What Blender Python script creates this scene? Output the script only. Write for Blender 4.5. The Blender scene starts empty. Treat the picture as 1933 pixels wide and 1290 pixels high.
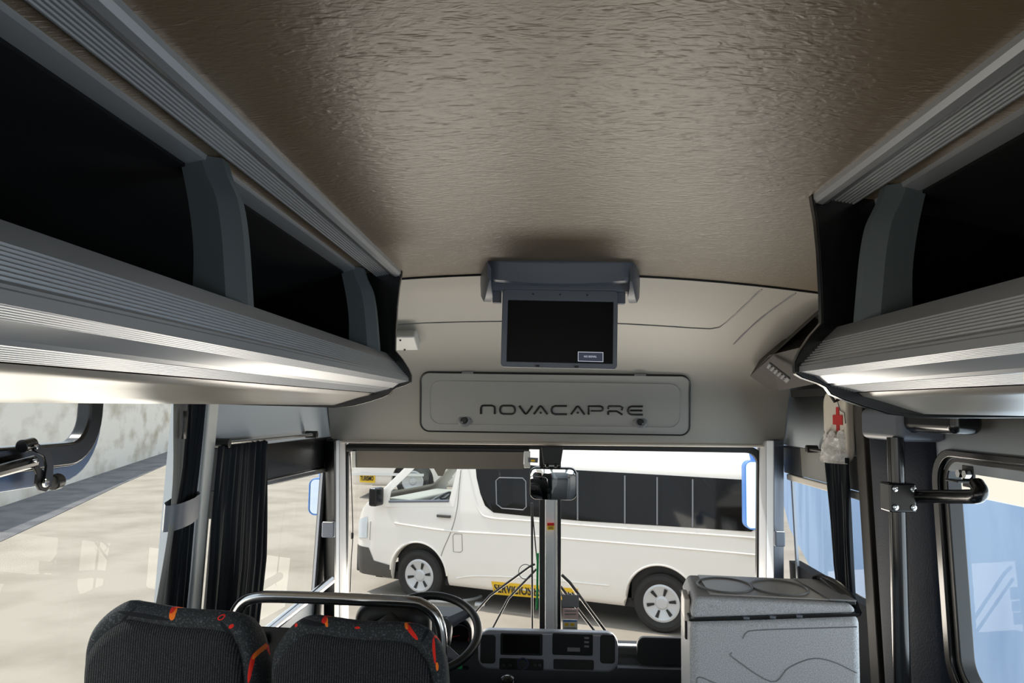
import bpy, bmesh, math, random
from mathutils import Vector, Matrix
random.seed(7)
sc = bpy.context.scene
col = sc.collection
# ---------------------------------------------------------------- camera, sky, sun, exposure
EYE = 1.58                       # eye height above the bus floor
F = 1450.0                       # focal length in pixels of the 1933 wide frame
VX, VY, ROLL = 1022.0, 768.0, math.radians(0.6)
cam = bpy.data.objects.new('camera', bpy.data.cameras.new('camera'))
col.objects.link(cam)
cam.data.sensor_fit = 'HORIZONTAL'; cam.data.sensor_width = 36.0
cam.data.lens = F / 1933.0 * 36.0
cam.data.clip_start = 0.02; cam.data.clip_end = 400
_ay = Vector(((VX - 966.5) / F, -(VY - 645.0) / F, -1.0)).normalized()
_u0 = Vector((math.sin(ROLL), math.cos(ROLL), 0.0))
_az = (_u0 - _ay * _u0.dot(_ay)).normalized()
_ax = _ay.cross(_az)
RC = Matrix((_ax, _ay, _az))     # camera space -> world space
cam.matrix_world = Matrix.Translation((0, 0, EYE)) @ RC.to_4x4()
sc.camera = cam
world = bpy.data.worlds.new('world'); sc.world = world; world.use_nodes = True
bg = world.node_tree.nodes['Background']
bg.inputs[0].default_value = (0.80, 0.90, 1.0, 1); bg.inputs[1].default_value = 1.0
sun = bpy.data.objects.new('sun', bpy.data.lights.new('sun', 'SUN')); col.objects.link(sun)
sun.data.energy = 3.0; sun.data.angle = math.radians(1.0); sun.data.color = (1.0, 0.95, 0.88)
sun.rotation_euler = Vector((0.5, -0.2, -0.84)).to_track_quat('-Z', 'Y').to_euler()
# added fill lamps at the rear openings, standing in for daylight behind the camera
def area(name, loc, direction, sx, sy, power, color):
    l = bpy.data.lights.new(name, 'AREA'); l.shape = 'RECTANGLE'; l.size = sx; l.size_y = sy
    l.energy = power; l.color = color
    o = bpy.data.objects.new(name, l); col.objects.link(o); o.location = loc
    o.rotation_euler = Vector(direction).to_track_quat('-Z', 'Y').to_euler()
    return o
area('rear_window_fill', (0.03, -2.98, 1.22), (0, 1, 0.1), 1.5, 0.6, 6, (1.0, 0.95, 0.88))
area('left_window_fill', (-1.16, -1.55, 1.1), (1, 0.1, 0.75), 2.4, 0.66, 7, (1.0, 0.93, 0.82))
area('right_window_fill', (1.22, -1.55, 1.1), (-1, 0.1, 0.75), 2.4, 0.66, 10, (0.72, 0.88, 1.0))
# more added fill lamps outside the front windows, brightening the interior from below
area('left_window_fill', (-1.75, 1.05, 0.9), (1, 0.0, 0.5), 3.0, 1.3, 17, (1.0, 0.92, 0.80))
area('driver_window_fill', (-1.6, 2.95, 0.85), (1, -0.1, 0.6), 1.3, 1.1, 13, (1.0, 0.92, 0.80))
area('door_window_fill', (1.85, 2.0, 0.9), (-1, 0.05, 0.5), 2.8, 1.3, 36, (0.70, 0.86, 1.0))
area('windscreen_fill', (0.05, 3.86, 0.62), (0, -1, 1.3), 1.9, 0.4, 17, (1.0, 0.92, 0.80))
sc.view_settings.view_transform = 'Standard'; sc.view_settings.look = 'None'
sc.view_settings.exposure = 0.42; sc.view_settings.gamma = 1.0; sc.view_settings.use_curve_mapping = False
sc.cycles.max_bounces = 10; sc.cycles.diffuse_bounces = 6; sc.cycles.glossy_bounces = 4
sc.cycles.transparent_max_bounces = 16; sc.cycles.sample_clamp_indirect = 6.0
sc.cycles.caustics_reflective = False; sc.cycles.caustics_refractive = False

# ---------------------------------------------------------------- measuring: a pixel of the photograph to a point at a known depth
def ray(px, py):
    return RC @ Vector(((px - 966.5) / F, -(py - 645.0) / F, -1.0))
def atY(px, py, Y):
    d = ray(px, py); t = Y / d.y; return Vector((d.x * t, Y, EYE + d.z * t))
def atX(px, py, X):
    d = ray(px, py); t = X / d.x; return Vector((X, d.y * t, EYE + d.z * t))
def atZ(px, py, Z):
    d = ray(px, py); t = (Z - EYE) / d.z; return Vector((d.x * t, d.y * t, Z))

# ---------------------------------------------------------------- materials
def lin(c):
    return tuple((v / 255 / 12.92) if v / 255 <= 0.04045 else ((v / 255 + 0.055) / 1.055) ** 2.4 for v in c) + (1,)
def mat(name, c, rough=0.5, metal=0.0, spec=0.5, bump=None, var=None, coat=0.0, emit=None):
    m = bpy.data.materials.new(name); m.use_nodes = True
    nt = m.node_tree; b = nt.nodes['Principled BSDF']
    b.inputs['Base Color'].default_value = lin(c)
    b.inputs['Roughness'].default_value = rough; b.inputs['Metallic'].default_value = metal
    b.inputs['Specular IOR Level'].default_value = spec; b.inputs['Coat Weight'].default_value = coat
    if emit:
        b.inputs['Emission Color'].default_value = lin(c); b.inputs['Emission Strength'].default_value = emit
    tc = nt.nodes.new('ShaderNodeTexCoord')
    def noise(scale, detail=4, stretch=(1, 1, 1), dist=0.0, typ='FBM'):
        mp = nt.nodes.new('ShaderNodeMapping'); mp.inputs['Scale'].default_value = stretch
        nt.links.new(tc.outputs['Object'], mp.inputs[0])
        n = nt.nodes.new('ShaderNodeTexNoise'); n.noise_type = typ
        n.inputs['Scale'].default_value = scale; n.inputs['Detail'].default_value = detail; n.inputs['Distortion'].default_value = dist
        nt.links.new(mp.outputs[0], n.inputs['Vector']); return n
    if var:                      # (second colour, scale, lo, hi[, stretch])
        n = noise(var[1], 6, var[4] if len(var) > 4 else (1, 1, 1))
        r = nt.nodes.new('ShaderNodeMapRange'); r.inputs[1].default_value = var[2]; r.inputs[2].default_value = var[3]
        nt.links.new(n.outputs[0], r.inputs[0])
        mx = nt.nodes.new('ShaderNodeMix'); mx.data_type = 'RGBA'
        mx.inputs[6].default_value = lin(c); mx.inputs[7].default_value = lin(var[0])
        nt.links.new(r.outputs[0], mx.inputs[0]); nt.links.new(mx.outputs[2], b.inputs['Base Color'])
    if bump:                     # (scale, strength, distance[, stretch, distortion, type])
        n = noise(bump[0], 5, bump[3] if len(bump) > 3 else (1, 1, 1), bump[4] if len(bump) > 4 else 0.0, bump[5] if len(bump) > 5 else 'FBM')
        bp = nt.nodes.new('ShaderNodeBump'); bp.inputs['Strength'].default_value = bump[1]; bp.inputs['Distance'].default_value = bump[2]
        nt.links.new(n.outputs[0], bp.inputs['Height']); nt.links.new(bp.outputs[0], b.inputs['Normal'])
    return m
def glass(name, tint=(1, 1, 1), lo=0.03, hi=0.45, power=3.5):
    m = bpy.data.materials.new(name); m.use_nodes = True; nt = m.node_tree
    nt.nodes.remove(nt.nodes['Principled BSDF']); out = nt.nodes['Material Output']
    t = nt.nodes.new('ShaderNodeBsdfTransparent'); t.inputs[0].default_value = tint + (1,)
    g = nt.nodes.new('ShaderNodeBsdfGlossy'); g.inputs['Roughness'].default_value = 0.0
    lw = nt.nodes.new('ShaderNodeLayerWeight'); lw.inputs[0].default_value = 0.5
    p = nt.nodes.new('ShaderNodeMath'); p.operation = 'POWER'; p.inputs[1].default_value = power
    r = nt.nodes.new('ShaderNodeMapRange'); r.inputs[3].default_value = lo; r.inputs[4].default_value = hi
    mx = nt.nodes.new('ShaderNodeMixShader')
    nt.links.new(lw.outputs['Facing'], p.inputs[0]); nt.links.new(p.outputs[0], r.inputs[0]); nt.links.new(r.outputs[0], mx.inputs[0])
    nt.links.new(t.outputs[0], mx.inputs[1]); nt.links.new(g.outputs[0], mx.inputs[2]); nt.links.new(mx.outputs[0], out.inputs[0])
    return m
M = {}
M['wall'] = mat('grey_moulded_plastic', (184, 192, 200), 0.55, bump=(420, 0.12, 0.001))
M['dome'] = mat('pale_moulded_plastic', (162, 159, 152), 0.45, bump=(300, 0.10, 0.001))
M['vinyl'] = None
M['light'] = mat('light_grey_plastic', (178, 180, 184), 0.4)
M['hatch'] = mat('grey_hatch_plastic', (152, 152, 150), 0.55, bump=(420, 0.12, 0.001))
M['alu'] = mat('brushed_aluminium', (168, 171, 176), 0.3, 0.5)
M['post'] = mat('painted_grey_metal', (92, 102, 106), 0.5, 0.1)
M['blackliner'] = mat('black_felt_liner', (14, 15, 18), 0.9, 0, 0.2)
M['gloss_black'] = mat('glossy_black_plastic', (16, 17, 19), 0.22)
M['black'] = mat('matte_black_plastic', (20, 21, 23), 0.5)
M['rubber'] = mat('black_rubber', (17, 18, 20), 0.42)
M['grey_frame'] = mat('dark_grey_plastic', (96, 102, 114), 0.42, bump=(500, 0.1, 0.001))
M['midgrey'] = mat('mid_grey_plastic', (124, 126, 130), 0.42)
M['silver'] = mat('silver_plastic', (148, 152, 162), 0.3, 0.2)
M['chrome'] = mat('polished_steel', (190, 190, 190), 0.16, 1.0)
M['white'] = mat('white_plastic', (226, 226, 222), 0.4)
M['cream'] = mat('cream_vinyl', (216, 208, 196), 0.5)
M['fog'] = mat('crumpled_plastic_film', (228, 226, 224), 0.2, bump=(30, 0.8, 0.02))
M['red'] = mat('red_print', (190, 22, 24), 0.5)
M['screen'] = mat('black_screen', (9, 10, 12), 0.3, 0, 0.12)
M['pillar'] = mat('dark_textured_panel', (40, 46, 58), 0.7, 0, 0.2, bump=(160, 0.5, 0.004))
M['bracket'] = mat('brown_grey_trim', (44, 40, 33), 0.7, bump=(300, 0.15, 0.001))
M['curtain'] = mat('black_curtain_cloth', (32, 36, 42), 0.85, 0, 0.25, bump=(500, 0.2, 0.001))
M['curtain_grey'] = mat('grey_curtain_lining', (112, 114, 112), 0.85, 0, 0.25)
M['blind'] = mat('grey_blind_cloth', (120, 114, 106), 0.8, bump=(900, 0.2, 0.001))
M['glass'] = glass('clear_glass', lo=0.02, hi=0.3)
M['glass_side'] = glass('side_glass', (0.96, 0.98, 0.97), 0.004, 0.12)
M['tint'] = mat('dark_tinted_glass', (20, 19, 18), 0.05, 0, 0.26)
M['outside_glass'] = mat('outside_mirror_glass', (150, 166, 190), 0.03, 1.0)
M['mirror'] = mat('mirror_surface', (225, 228, 230), 0.02, 1.0)
M['cooler'] = mat('speckled_grey_plastic', (156, 159, 164), 0.6, var=((200, 204, 210), 420, 0.35, 0.65), bump=(420, 0.35, 0.002))
M['cooler_top'] = mat('smooth_grey_lid', (166, 164, 161), 0.33, bump=(300, 0.1, 0.001))
M['vanwhite'] = mat('white_car_paint', (238, 234, 226), 0.25, coat=0.5)
M['vangrey'] = mat('dark_grey_bumper', (78, 76, 74), 0.55)
M['tyre'] = mat('tyre_rubber', (40, 39, 38), 0.8)
M['wheel'] = mat('silver_wheel_trim', (200, 202, 204), 0.35, 0.3)
M['yellow'] = mat('yellow_sign', (238, 196, 44), 0.5)
M['ink'] = mat('black_print', (22, 22, 22), 0.5)
M['ground'] = mat('sunlit_concrete', (162, 154, 142), 0.9, 0, 0.2, var=((138, 130, 118), 0.9, 0.4, 0.75), bump=(30, 0.3, 0.01))
M['grey_band'] = mat('mottled_grey_band', (112, 112, 114), 0.9, 0, 0.2, var=((92, 92, 96), 1.5, 0.4, 0.65))
M['concrete'] = mat('stained_concrete_wall', (222, 217, 208), 0.9, 0, 0.2, var=((176, 166, 150), 0.5, 0.48, 0.72, (1, 1, 2.5)), bump=(18, 0.3, 0.02))
M['bluewall'] = mat('pale_blue_paint', (140, 164, 196), 0.8, 0, 0.3, var=((122, 147, 182), 1.3, 0.42, 0.62, (1, 1, 0.35)))
M['creamwall'] = mat('cream_paint', (224, 214, 200), 0.8, 0, 0.3)
M['bluepaint'] = mat('blue_car_paint', (70, 120, 190), 0.3)
M['dashgrey'] = mat('dark_dash_plastic', (38, 40, 43), 0.45, bump=(400, 0.15, 0.001))
M['orange_led'] = mat('red_lens', (190, 40, 30), 0.3)
M['floor'] = mat('bus_floor_vinyl', (70, 72, 74), 0.6)
M['cabin'] = mat('pale_van_cabin', (170, 172, 164), 0.6)
M['green'] = mat('green_strap', (20, 150, 80), 0.6)
M['pink'] = mat('pale_pink_paper', (224, 196, 192), 0.7)
M['paper'] = mat('white_paper', (222, 220, 212), 0.7)

def vinyl():
    m = mat('wrinkled_leatherette', (108, 93, 73), 0.37, 0, 0.65)
    nt = m.node_tree; b = nt.nodes['Principled BSDF']
    tc = nt.nodes.new('ShaderNodeTexCoord')
    def nz(scale, st, dist, typ, detail):
        mp = nt.nodes.new('ShaderNodeMapping'); mp.inputs['Scale'].default_value = st
        nt.links.new(tc.outputs['Object'], mp.inputs[0])
        n = nt.nodes.new('ShaderNodeTexNoise'); n.noise_type = typ; n.inputs['Scale'].default_value = scale
        n.inputs['Detail'].default_value = detail; n.inputs['Distortion'].default_value = dist
        nt.links.new(mp.outputs[0], n.inputs['Vector']); return n
    a0 = nz(30, (1, 3.0, 1), 1.2, 'RIDGED_MULTIFRACTAL', 4); b0 = nz(7, (1, 3.2, 1), 2.2, 'RIDGED_MULTIFRACTAL', 2)
    pw = nt.nodes.new('ShaderNodeMath'); pw.operation = 'POWER'; pw.inputs[1].default_value = 4.0; nt.links.new(b0.outputs[0], pw.inputs[0])
    a = nt.nodes.new('ShaderNodeMath'); a.operation = 'MULTIPLY_ADD'; a.inputs[1].default_value = 0.4; nt.links.new(a0.outputs[0], a.inputs[0]); nt.links.new(pw.outputs[0], a.inputs[2])
    g = nz(60, (1, 1.6, 1), 0.6, 'FBM', 4)
    ad = nt.nodes.new('ShaderNodeMath'); ad.operation = 'MULTIPLY_ADD'; ad.inputs[1].default_value = 0.35
    nt.links.new(g.outputs[0], ad.inputs[0]); nt.links.new(a.outputs[0], ad.inputs[2])
    bp = nt.nodes.new('ShaderNodeBump'); bp.inputs['Strength'].default_value = 0.8; bp.inputs['Distance'].default_value = 0.003
    nt.links.new(ad.outputs[0], bp.inputs['Height']); nt.links.new(bp.outputs[0], b.inputs['Normal'])
    return m
M['vinyl'] = vinyl()

def fabric(name, base, marks, weave=False):
    """charcoal cloth; marks = ellipses (x, z, half width, half height, turn, colour) in the part's own coordinates"""
    m = mat(name, base, 0.9, 0, 0.2); nt = m.node_tree; b = nt.nodes['Principled BSDF']
    tc = nt.nodes.new('ShaderNodeTexCoord'); sp = nt.nodes.new('ShaderNodeSeparateXYZ'); nt.links.new(tc.outputs['Object'], sp.inputs[0])
    def mth(op, a, bb=None):
        n = nt.nodes.new('ShaderNodeMath'); n.operation = op
        for i, v in enumerate((a, bb)):
            if v is None: continue
            if isinstance(v, (int, float)): n.inputs[i].default_value = v
            else: nt.links.new(v, n.inputs[i])
        return n.outputs[0]
    nse = nt.nodes.new('ShaderNodeTexNoise'); nse.inputs['Scale'].default_value = 260; nse.inputs['Detail'].default_value = 3
    nt.links.new(tc.outputs['Object'], nse.inputs['Vector'])
    cur = nt.nodes.new('ShaderNodeMix'); cur.data_type = 'RGBA'
    cur.inputs[6].default_value = lin(base); cur.inputs[7].default_value = lin(tuple(min(255, int(v * 2.0) + 20) for v in base))
    height = nse.outputs[0]
    if weave:
        wv = nt.nodes.new('ShaderNodeTexWave'); wv.inputs['Scale'].default_value = 62; wv.inputs['Distortion'].default_value = 2.2; wv.inputs['Detail Scale'].default_value = 9; wv.inputs['Detail'].default_value = 2
        nt.links.new(tc.outputs['Object'], wv.inputs['Vector'])
        n2 = nt.nodes.new('ShaderNodeTexNoise'); n2.inputs['Scale'].default_value = 420; nt.links.new(tc.outputs['Object'], n2.inputs['Vector'])
        height = mth('MULTIPLY', wv.outputs['Fac'], mth('MULTIPLY', n2.outputs[0], 2.0))
        f = mth('SUBTRACT', height, 0.35)
    else:
        f = mth('MULTIPLY', mth('SUBTRACT', nse.outputs[0], 0.52), 2.5)
    cl = nt.nodes.new('ShaderNodeClamp'); nt.links.new(f, cl.inputs[0]); nt.links.new(cl.outputs[0], cur.inputs[0])
    outc = cur.outputs[2]
    for (x, z, hw, hh, turn, c) in marks:
        ca, sa = math.cos(turn), math.sin(turn)
        dx = mth('SUBTRACT', sp.outputs[0], x); dz = mth('SUBTRACT', sp.outputs[2], z)
        u = mth('ADD', mth('MULTIPLY', dx, ca / hw), mth('MULTIPLY', dz, sa / hw))
        v = mth('ADD', mth('MULTIPLY', dx, -sa / hh), mth('MULTIPLY', dz, ca / hh))
        d = mth('ADD', mth('MULTIPLY', u, u), mth('MULTIPLY', v, v))
        ins = mth('LESS_THAN', d, 1.0)
        mx = nt.nodes.new('ShaderNodeMix'); mx.data_type = 'RGBA'; nt.links.new(ins, mx.inputs[0]); nt.links.new(outc, mx.inputs[6])
        mx.inputs[7].default_value = lin(c); outc = mx.outputs[2]
    nt.links.new(outc, b.inputs['Base Color'])
    bp = nt.nodes.new('ShaderNodeBump'); bp.inputs['Strength'].default_value = 0.6; bp.inputs['Distance'].default_value = 0.002
    nt.links.new(height, bp.inputs['Height']); nt.links.new(bp.outputs[0], b.inputs['Normal'])
    return m

# ---------------------------------------------------------------- mesh builder
class MB:
    def __init__(s): s.v = []; s.f = []
    def add(s, vs, fs):
        o = len(s.v); s.v += [Vector(p) for p in vs]; s.f += [tuple(i + o for i in f) for f in fs]; return s
    def box(s, c, d, rot=None):
        c = Vector(c); vs = []
        for i in (-1, 1):
            for j in (-1, 1):
                for k in (-1, 1):
                    p = Vector((i * d[0] / 2, j * d[1] / 2, k * d[2] / 2))
                    vs.append(c + (rot @ p if rot else p))
        return s.add(vs, [(0, 1, 3, 2), (4, 6, 7, 5), (0, 4, 5, 1), (2, 3, 7, 6), (0, 2, 6, 4), (1, 5, 7, 3)])
    def hexa(s, a, b):
        """two quads (4 points each, same order) joined into a solid"""
        return s.add(list(a) + list(b), [(3, 2, 1, 0), (4, 5, 6, 7)] + [(i, (i + 1) % 4, 4 + (i + 1) % 4, 4 + i) for i in range(4)])
    def prism(s, poly, off):
        """a polygon of 3-D points pushed by the vector off"""
        n = len(poly); off = Vector(off); P = [Vector(p) for p in poly]
        return s.add(P + [p + off for p in P], [tuple(range(n - 1, -1, -1)), tuple(range(n, 2 * n))] + [(i, (i + 1) % n, n + (i + 1) % n, n + i) for i in range(n)])
    def tube(s, pts, r, seg=10, closed=False, cap=True):
        P = [Vector(p) for p in pts]; n = len(P); rs = r if isinstance(r, (list, tuple)) else [r] * n
        prev = None; rings = []
        for i in range(n):
            if closed: t = (P[(i + 1) % n] - P[i - 1])
            else: t = P[min(i + 1, n - 1)] - P[max(i - 1, 0)]
            t.normalize()
            if prev is None:
                a = Vector((0, 0, 1)) if abs(t.z) < 0.9 else Vector((1, 0, 0)); u = t.cross(a).normalized()
            else:
                u = (prev - t * prev.dot(t)).normalized()
            prev = u; w = t.cross(u)
            rings.append([P[i] + (u * math.cos(2 * math.pi * k / seg) + w * math.sin(2 * math.pi * k / seg)) * rs[i] for k in range(seg)])
        vs = [p for q in rings for p in q]; fs = []
        for i in range(n if closed else n - 1):
            a, b = i * seg, ((i + 1) % n) * seg
            for k in range(seg): fs.append((a + k, a + (k + 1) % seg, b + (k + 1) % seg, b + k))
        if cap and not closed: fs += [tuple(range(seg - 1, -1, -1)), tuple((n - 1) * seg + k for k in range(seg))]
        return s.add(vs, fs)
    def lathe(s, prof, org, axis, seg=32, cap=False):
        """prof = (radius, distance along axis)"""
        org = Vector(org); ax = Vector(axis).normalized()
        a = Vector((0, 0, 1)) if abs(ax.z) < 0.9 else Vector((1, 0, 0)); u = ax.cross(a).normalized(); w = ax.cross(u)
        vs = []; fs = []
        for (r, h) in prof:
            for k in range(seg):
                t = 2 * math.pi * k / seg; vs.append(org + ax * h + (u * math.cos(t) + w * math.sin(t)) * r)
        for i in range(len(prof) - 1):
            for k in range(seg): fs.append((i * seg + k, i * seg + (k + 1) % seg, (i + 1) * seg + (k + 1) % seg, (i + 1) * seg + k))
        if cap: fs += [tuple(range(seg - 1, -1, -1)), tuple((len(prof) - 1) * seg + k for k in range(seg))]
        return s.add(vs, fs)
    def grid(s, fn, nu, nv):
        vs = [fn(i / nu, j / nv) for i in range(nu + 1) for j in range(nv + 1)]
        return s.add(vs, [(i * (nv + 1) + j, (i + 1) * (nv + 1) + j, (i + 1) * (nv + 1) + j + 1, i * (nv + 1) + j + 1) for i in range(nu) for j in range(nv)])
    def ring(s, outer, inner, off):
        """flat frame between two loops with the same number of points, pushed by off"""
        n = len(outer); off = Vector(off); O = [Vector(p) for p in outer]; I = [Vector(p) for p in inner]
        vs = O + I + [p + off for p in O] + [p + off for p in I]; fs = []
        for i in range(n):
            j = (i + 1) % n
            fs += [(i, j, n + j, n + i), (2 * n + i, 3 * n + i, 3 * n + j, 2 * n + j), (i, 2 * n + i, 2 * n + j, j), (n + i, n + j, 3 * n + j, 3 * n + i)]
        return s.add(vs, fs)
    def build(s, name, m, parent=None, local=False, smooth=30, bevel=0.0, seg=2, solid=0.0, subsurf=0):
        me = bpy.data.meshes.new(name)
        off = parent_loc(parent) if (parent is not None and not local) else Vector((0, 0, 0))
        me.from_pydata([tuple(p - off) for p in s.v], [], s.f)
        bm = bmesh.new(); bm.from_mesh(me); bmesh.ops.remove_doubles(bm, verts=bm.verts, dist=1e-6)
        bmesh.ops.recalc_face_normals(bm, faces=bm.faces); bm.to_mesh(me); bm.free()
        if m is not None: me.materials.append(m)
        if smooth:
            me.polygons.foreach_set('use_smooth', [True] * len(me.polygons))
            if not bevel and not subsurf: me.set_sharp_from_angle(angle=math.radians(smooth))
        o = bpy.data.objects.new(name, me); col.objects.link(o)
        if parent is not None: o.parent = parent
        if solid: md = o.modifiers.new('solid', 'SOLIDIFY'); md.thickness = solid; md.offset = 0
        if bevel:
            md = o.modifiers.new('bevel', 'BEVEL'); md.width = bevel; md.segments = seg; md.limit_method = 'ANGLE'; md.angle_limit = math.radians(35); md.harden_normals = True
        if subsurf: md = o.modifiers.new('sub', 'SUBSURF'); md.levels = subsurf; md.render_levels = subsurf
        return o
def parent_loc(o):
    v = Vector((0, 0, 0))
    while o is not None: v = v + o.location; o = o.parent
    return v
def tag(o, label=None, cat=None, group=None, kind=None):
    if label: o['label'] = label
    if cat: o['category'] = cat
    if group: o['group'] = group
    if kind: o['kind'] = kind
    return o
def thing(name, loc, label, cat, group=None, rz=0.0):
    o = bpy.data.objects.new(name, None); col.objects.link(o); o.location = loc; o.rotation_euler = (0, 0, rz)
    o.empty_display_size = 0.05
    return tag(o, label, cat, group)
def struct(o, label=None, cat=None): return tag(o, label, cat, None, 'structure')
def copy_tree(o, parent=None):
    c = o.copy(); col.objects.link(c)
    if parent is not None: c.parent = parent
    for ch in list(o.children): copy_tree(ch, c)
    return c
def rrect(x0, x1, y0, y1, r, n=6):
    """rounded rectangle, 2-D, counter-clockwise"""
    out = []
    for (cx, cy, a0) in ((x1 - r, y1 - r, 0), (x0 + r, y1 - r, 90), (x0 + r, y0 + r, 180), (x1 - r, y0 + r, 270)):
        for k in range(n + 1):
            a = math.radians(a0 + 90 * k / n); out.append((cx + r * math.cos(a), cy + r * math.sin(a)))
    return out
def lerp_tab2(tab, v):
    for (a, p), (b, q) in zip(tab, tab[1:]):
        if a <= v <= b: return p + (q - p) * (v - a) / (b - a)
    return tab[-1][1]
def smooth_path(pts, n=8):
    """Catmull-Rom through 3-D points"""
    P = [Vector(p) for p in pts]; P = [P[0] * 2 - P[1]] + P + [P[-1] * 2 - P[-2]]; out = []
    for i in range(1, len(P) - 2):
        for k in range(n):
            t = k / n; a, b, c, d = P[i - 1], P[i], P[i + 1], P[i + 2]
            out.append(0.5 * ((2 * b) + (c - a) * t + (2 * a - 5 * b + 4 * c - d) * t * t + (3 * b - a - 3 * c + d) * t ** 3))
    return out + [P[-2]]
def text_mesh(name, txt, size, m, parent, mtx, extrude=0.001, fit=None):
    cu = bpy.data.curves.new(name, 'FONT'); cu.body = txt; cu.size = size; cu.extrude = extrude; cu.offset = size * 0.022; cu.align_x = 'CENTER'; cu.align_y = 'CENTER'
    tmp = bpy.data.objects.new(name, cu); col.objects.link(tmp)
    bpy.context.view_layer.update()
    me = bpy.data.meshes.new_from_object(tmp.evaluated_get(bpy.context.evaluated_depsgraph_get()))
    bpy.data.objects.remove(tmp); me.materials.clear(); me.materials.append(m)
    if fit:
        w = max(v.co.x for v in me.vertices) - min(v.co.x for v in me.vertices); h = max(v.co.y for v in me.vertices) - min(v.co.y for v in me.vertices)
        for v in me.vertices: v.co.x *= fit[0] / w; v.co.y *= fit[1] / h
    me.transform(mtx)
    o = bpy.data.objects.new(name, me); col.objects.link(o); o.parent = parent
    return o

# ================================================================ THE SETTING: bus shell
Z = lambda r: EYE + r
def SW(side, Y, z):
    """inner face of the side wall: it leans out towards the floor and narrows a little towards the nose"""
    lean = 0.040 * max(0.0, EYE - z) - 0.02 * max(0.0, z - EYE)
    if side < 0: return -(1.03 - 0.075 * min(1, max(0, (Y - 2.4) / 1.1)) + lean)
    return 1.09 - 0.012 * min(1, max(0, (Y - 2.4) / 1.1)) + lean
def panel(mb, side, Y0, Y1, z0, z1, t=0.05, inset=0.0, nz=1):
    for k in range(nz):
        za = z0 + (z1 - z0) * k / nz; zb = z0 + (z1 - z0) * (k + 1) / nz
        q = []
        for Y in (Y0, Y1):
            a = SW(side, Y, za) - side * inset; b = SW(side, Y, zb) - side * inset
            q.append([(a, Y, za), (b, Y, zb), (b + side * t, Y, zb), (a + side * t, Y, za)])
        mb.hexa(q[0], q[1])
    return mb
def wallpt(side, Y, z, inset=0.0): return Vector((SW(side, Y, z) - side * inset, Y, z))

m = MB(); m.box((0.03, 0.3, -0.03), (2.4, 6.7, 0.06)); struct(m.build('floor', M['floor'], smooth=0))
def ceil_z(x): return Z(0.447 - 0.075 * (x - 0.04) ** 2)
m = MB()
m.grid(lambda u, v: Vector((-1.06 + 2.2 * v, -3.0 + 5.55 * u, ceil_z(-1.06 + 2.2 * v))), 4, 24)
m.grid(lambda u, v: Vector((-1.06 + 2.2 * v, -3.0 + 5.55 * u, ceil_z(-1.06 + 2.2 * v) + 0.04)), 4, 24)
ceiling = struct(m.build('ceiling', M['vinyl'], smooth=60))
m = MB(); m.tube([(x, 2.555, ceil_z(x) - 0.001) for x in [-1.0 + 0.1 * i for i in range(22)]], 0.006, 6); m.build('edge_piping', M['black'], ceiling)

left = MB()
panel(left, -1, 2.30, 3.52, Z(-0.150), Z(0.02), nz=1); panel(left, -1, -3.0, 3.52, Z(0.01), Z(0.45), nz=3); panel(left, -1, -3.0, 3.52, 0.0, 0.73, 0.05)
panel(left, -1, -0.30, -0.12, 0.73, Z(0.015)); panel(left, -1, -3.0, -2.85, 0.73, Z(0.015))
struct(left.build('wall_left', M['wall'], smooth=20))
m = MB(); m.ring([(-1.14, -3.0, -0.06), (1.2, -3.0, -0.06), (1.2, -3.0, Z(.46)), (-1.14, -3.0, Z(.46))], [(-0.80, -3.0, 0.85), (0.86, -3.0, 0.85), (0.86, -3.0, Z(-.02)), (-0.80, -3.0, Z(-.02))], (0, -0.05, 0)); struct(m.build('wall_rear', M['wall'], smooth=0))
right = MB()
panel(right, 1, -3.0, 3.52, Z(-0.155), Z(0.45), nz=3); panel(right, 1, -3.0, 0.95, 0.0, 0.73)
panel(right, 1, -0.30, -0.12, 0.73, Z(-0.15)); panel(right, 1, -3.0, -2.85, 0.73, Z(-0.15)); panel(right, 1, 0.85, 0.97, 0.0, Z(-0.15))
wr = struct(right.build('wall_right', M['wall'], smooth=20))
m = MB(); panel(m, 1, 2.17, 3.52, 0.0, 0.915); m.build('lower_panel', mat('dark_side_panel', (46, 48, 52), 0.9, 0, 0.1), wr, smooth=20)
# dark textured panel the door pole stands in front of
m = MB()
def pil(u, v):
    z = 0.02 + (EYE - 0.03 - 0.02) * v; Y = 2.17 + 0.41 * u
    return wallpt(1, Y, z, 0.01 + 0.035 * math.sin(math.pi * u) ** 0.7)
m.grid(pil, 12, 10); m.build('pillar_panel', M['pillar'], wr, smooth=60, solid=0.012)
m = MB(); panel(m, 1, 2.175, 2.58, 0.0, EYE - 0.02, 0.04, -0.004); m.build('pillar_core', M['black'], wr, smooth=0)

# ---- front cap: dome, bulkhead, header in one moulding
DP = [(2.55, .447), (2.72, .428), (2.90, .387), (3.06, .326), (3.19, .255), (3.29, .185), (3.36, .11), (3.415, .0), (3.46, -.09), (3.50, -.166)]
DPs = smooth_path([Vector((0, y, z)) for y, z in DP], 6)
def dome(u, v):
    p = DPs[min(len(DPs) - 1, int(round(u * (len(DPs) - 1))))]; Y = p.y; zr = p.z
    x0 = SW(-1, Y, Z(zr)) + 0.005; x1 = SW(1, Y, Z(zr)) - 0.005; x = x0 + (x1 - x0) * v
    k = max(0.0, 1 - u * 1.3)
    return Vector((x, Y, Z(zr) - k * 0.075 * (x - 0.04) ** 2))
m = MB(); m.grid(dome, len(DPs) - 1, 30)
m.grid(lambda u, v: Vector((-0.95 + 2.02 * v, 3.50 + 0.07 * u, Z(-0.166))), 1, 1)
front = struct(m.build('wall_front', M['dome'], smooth=50))
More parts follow.
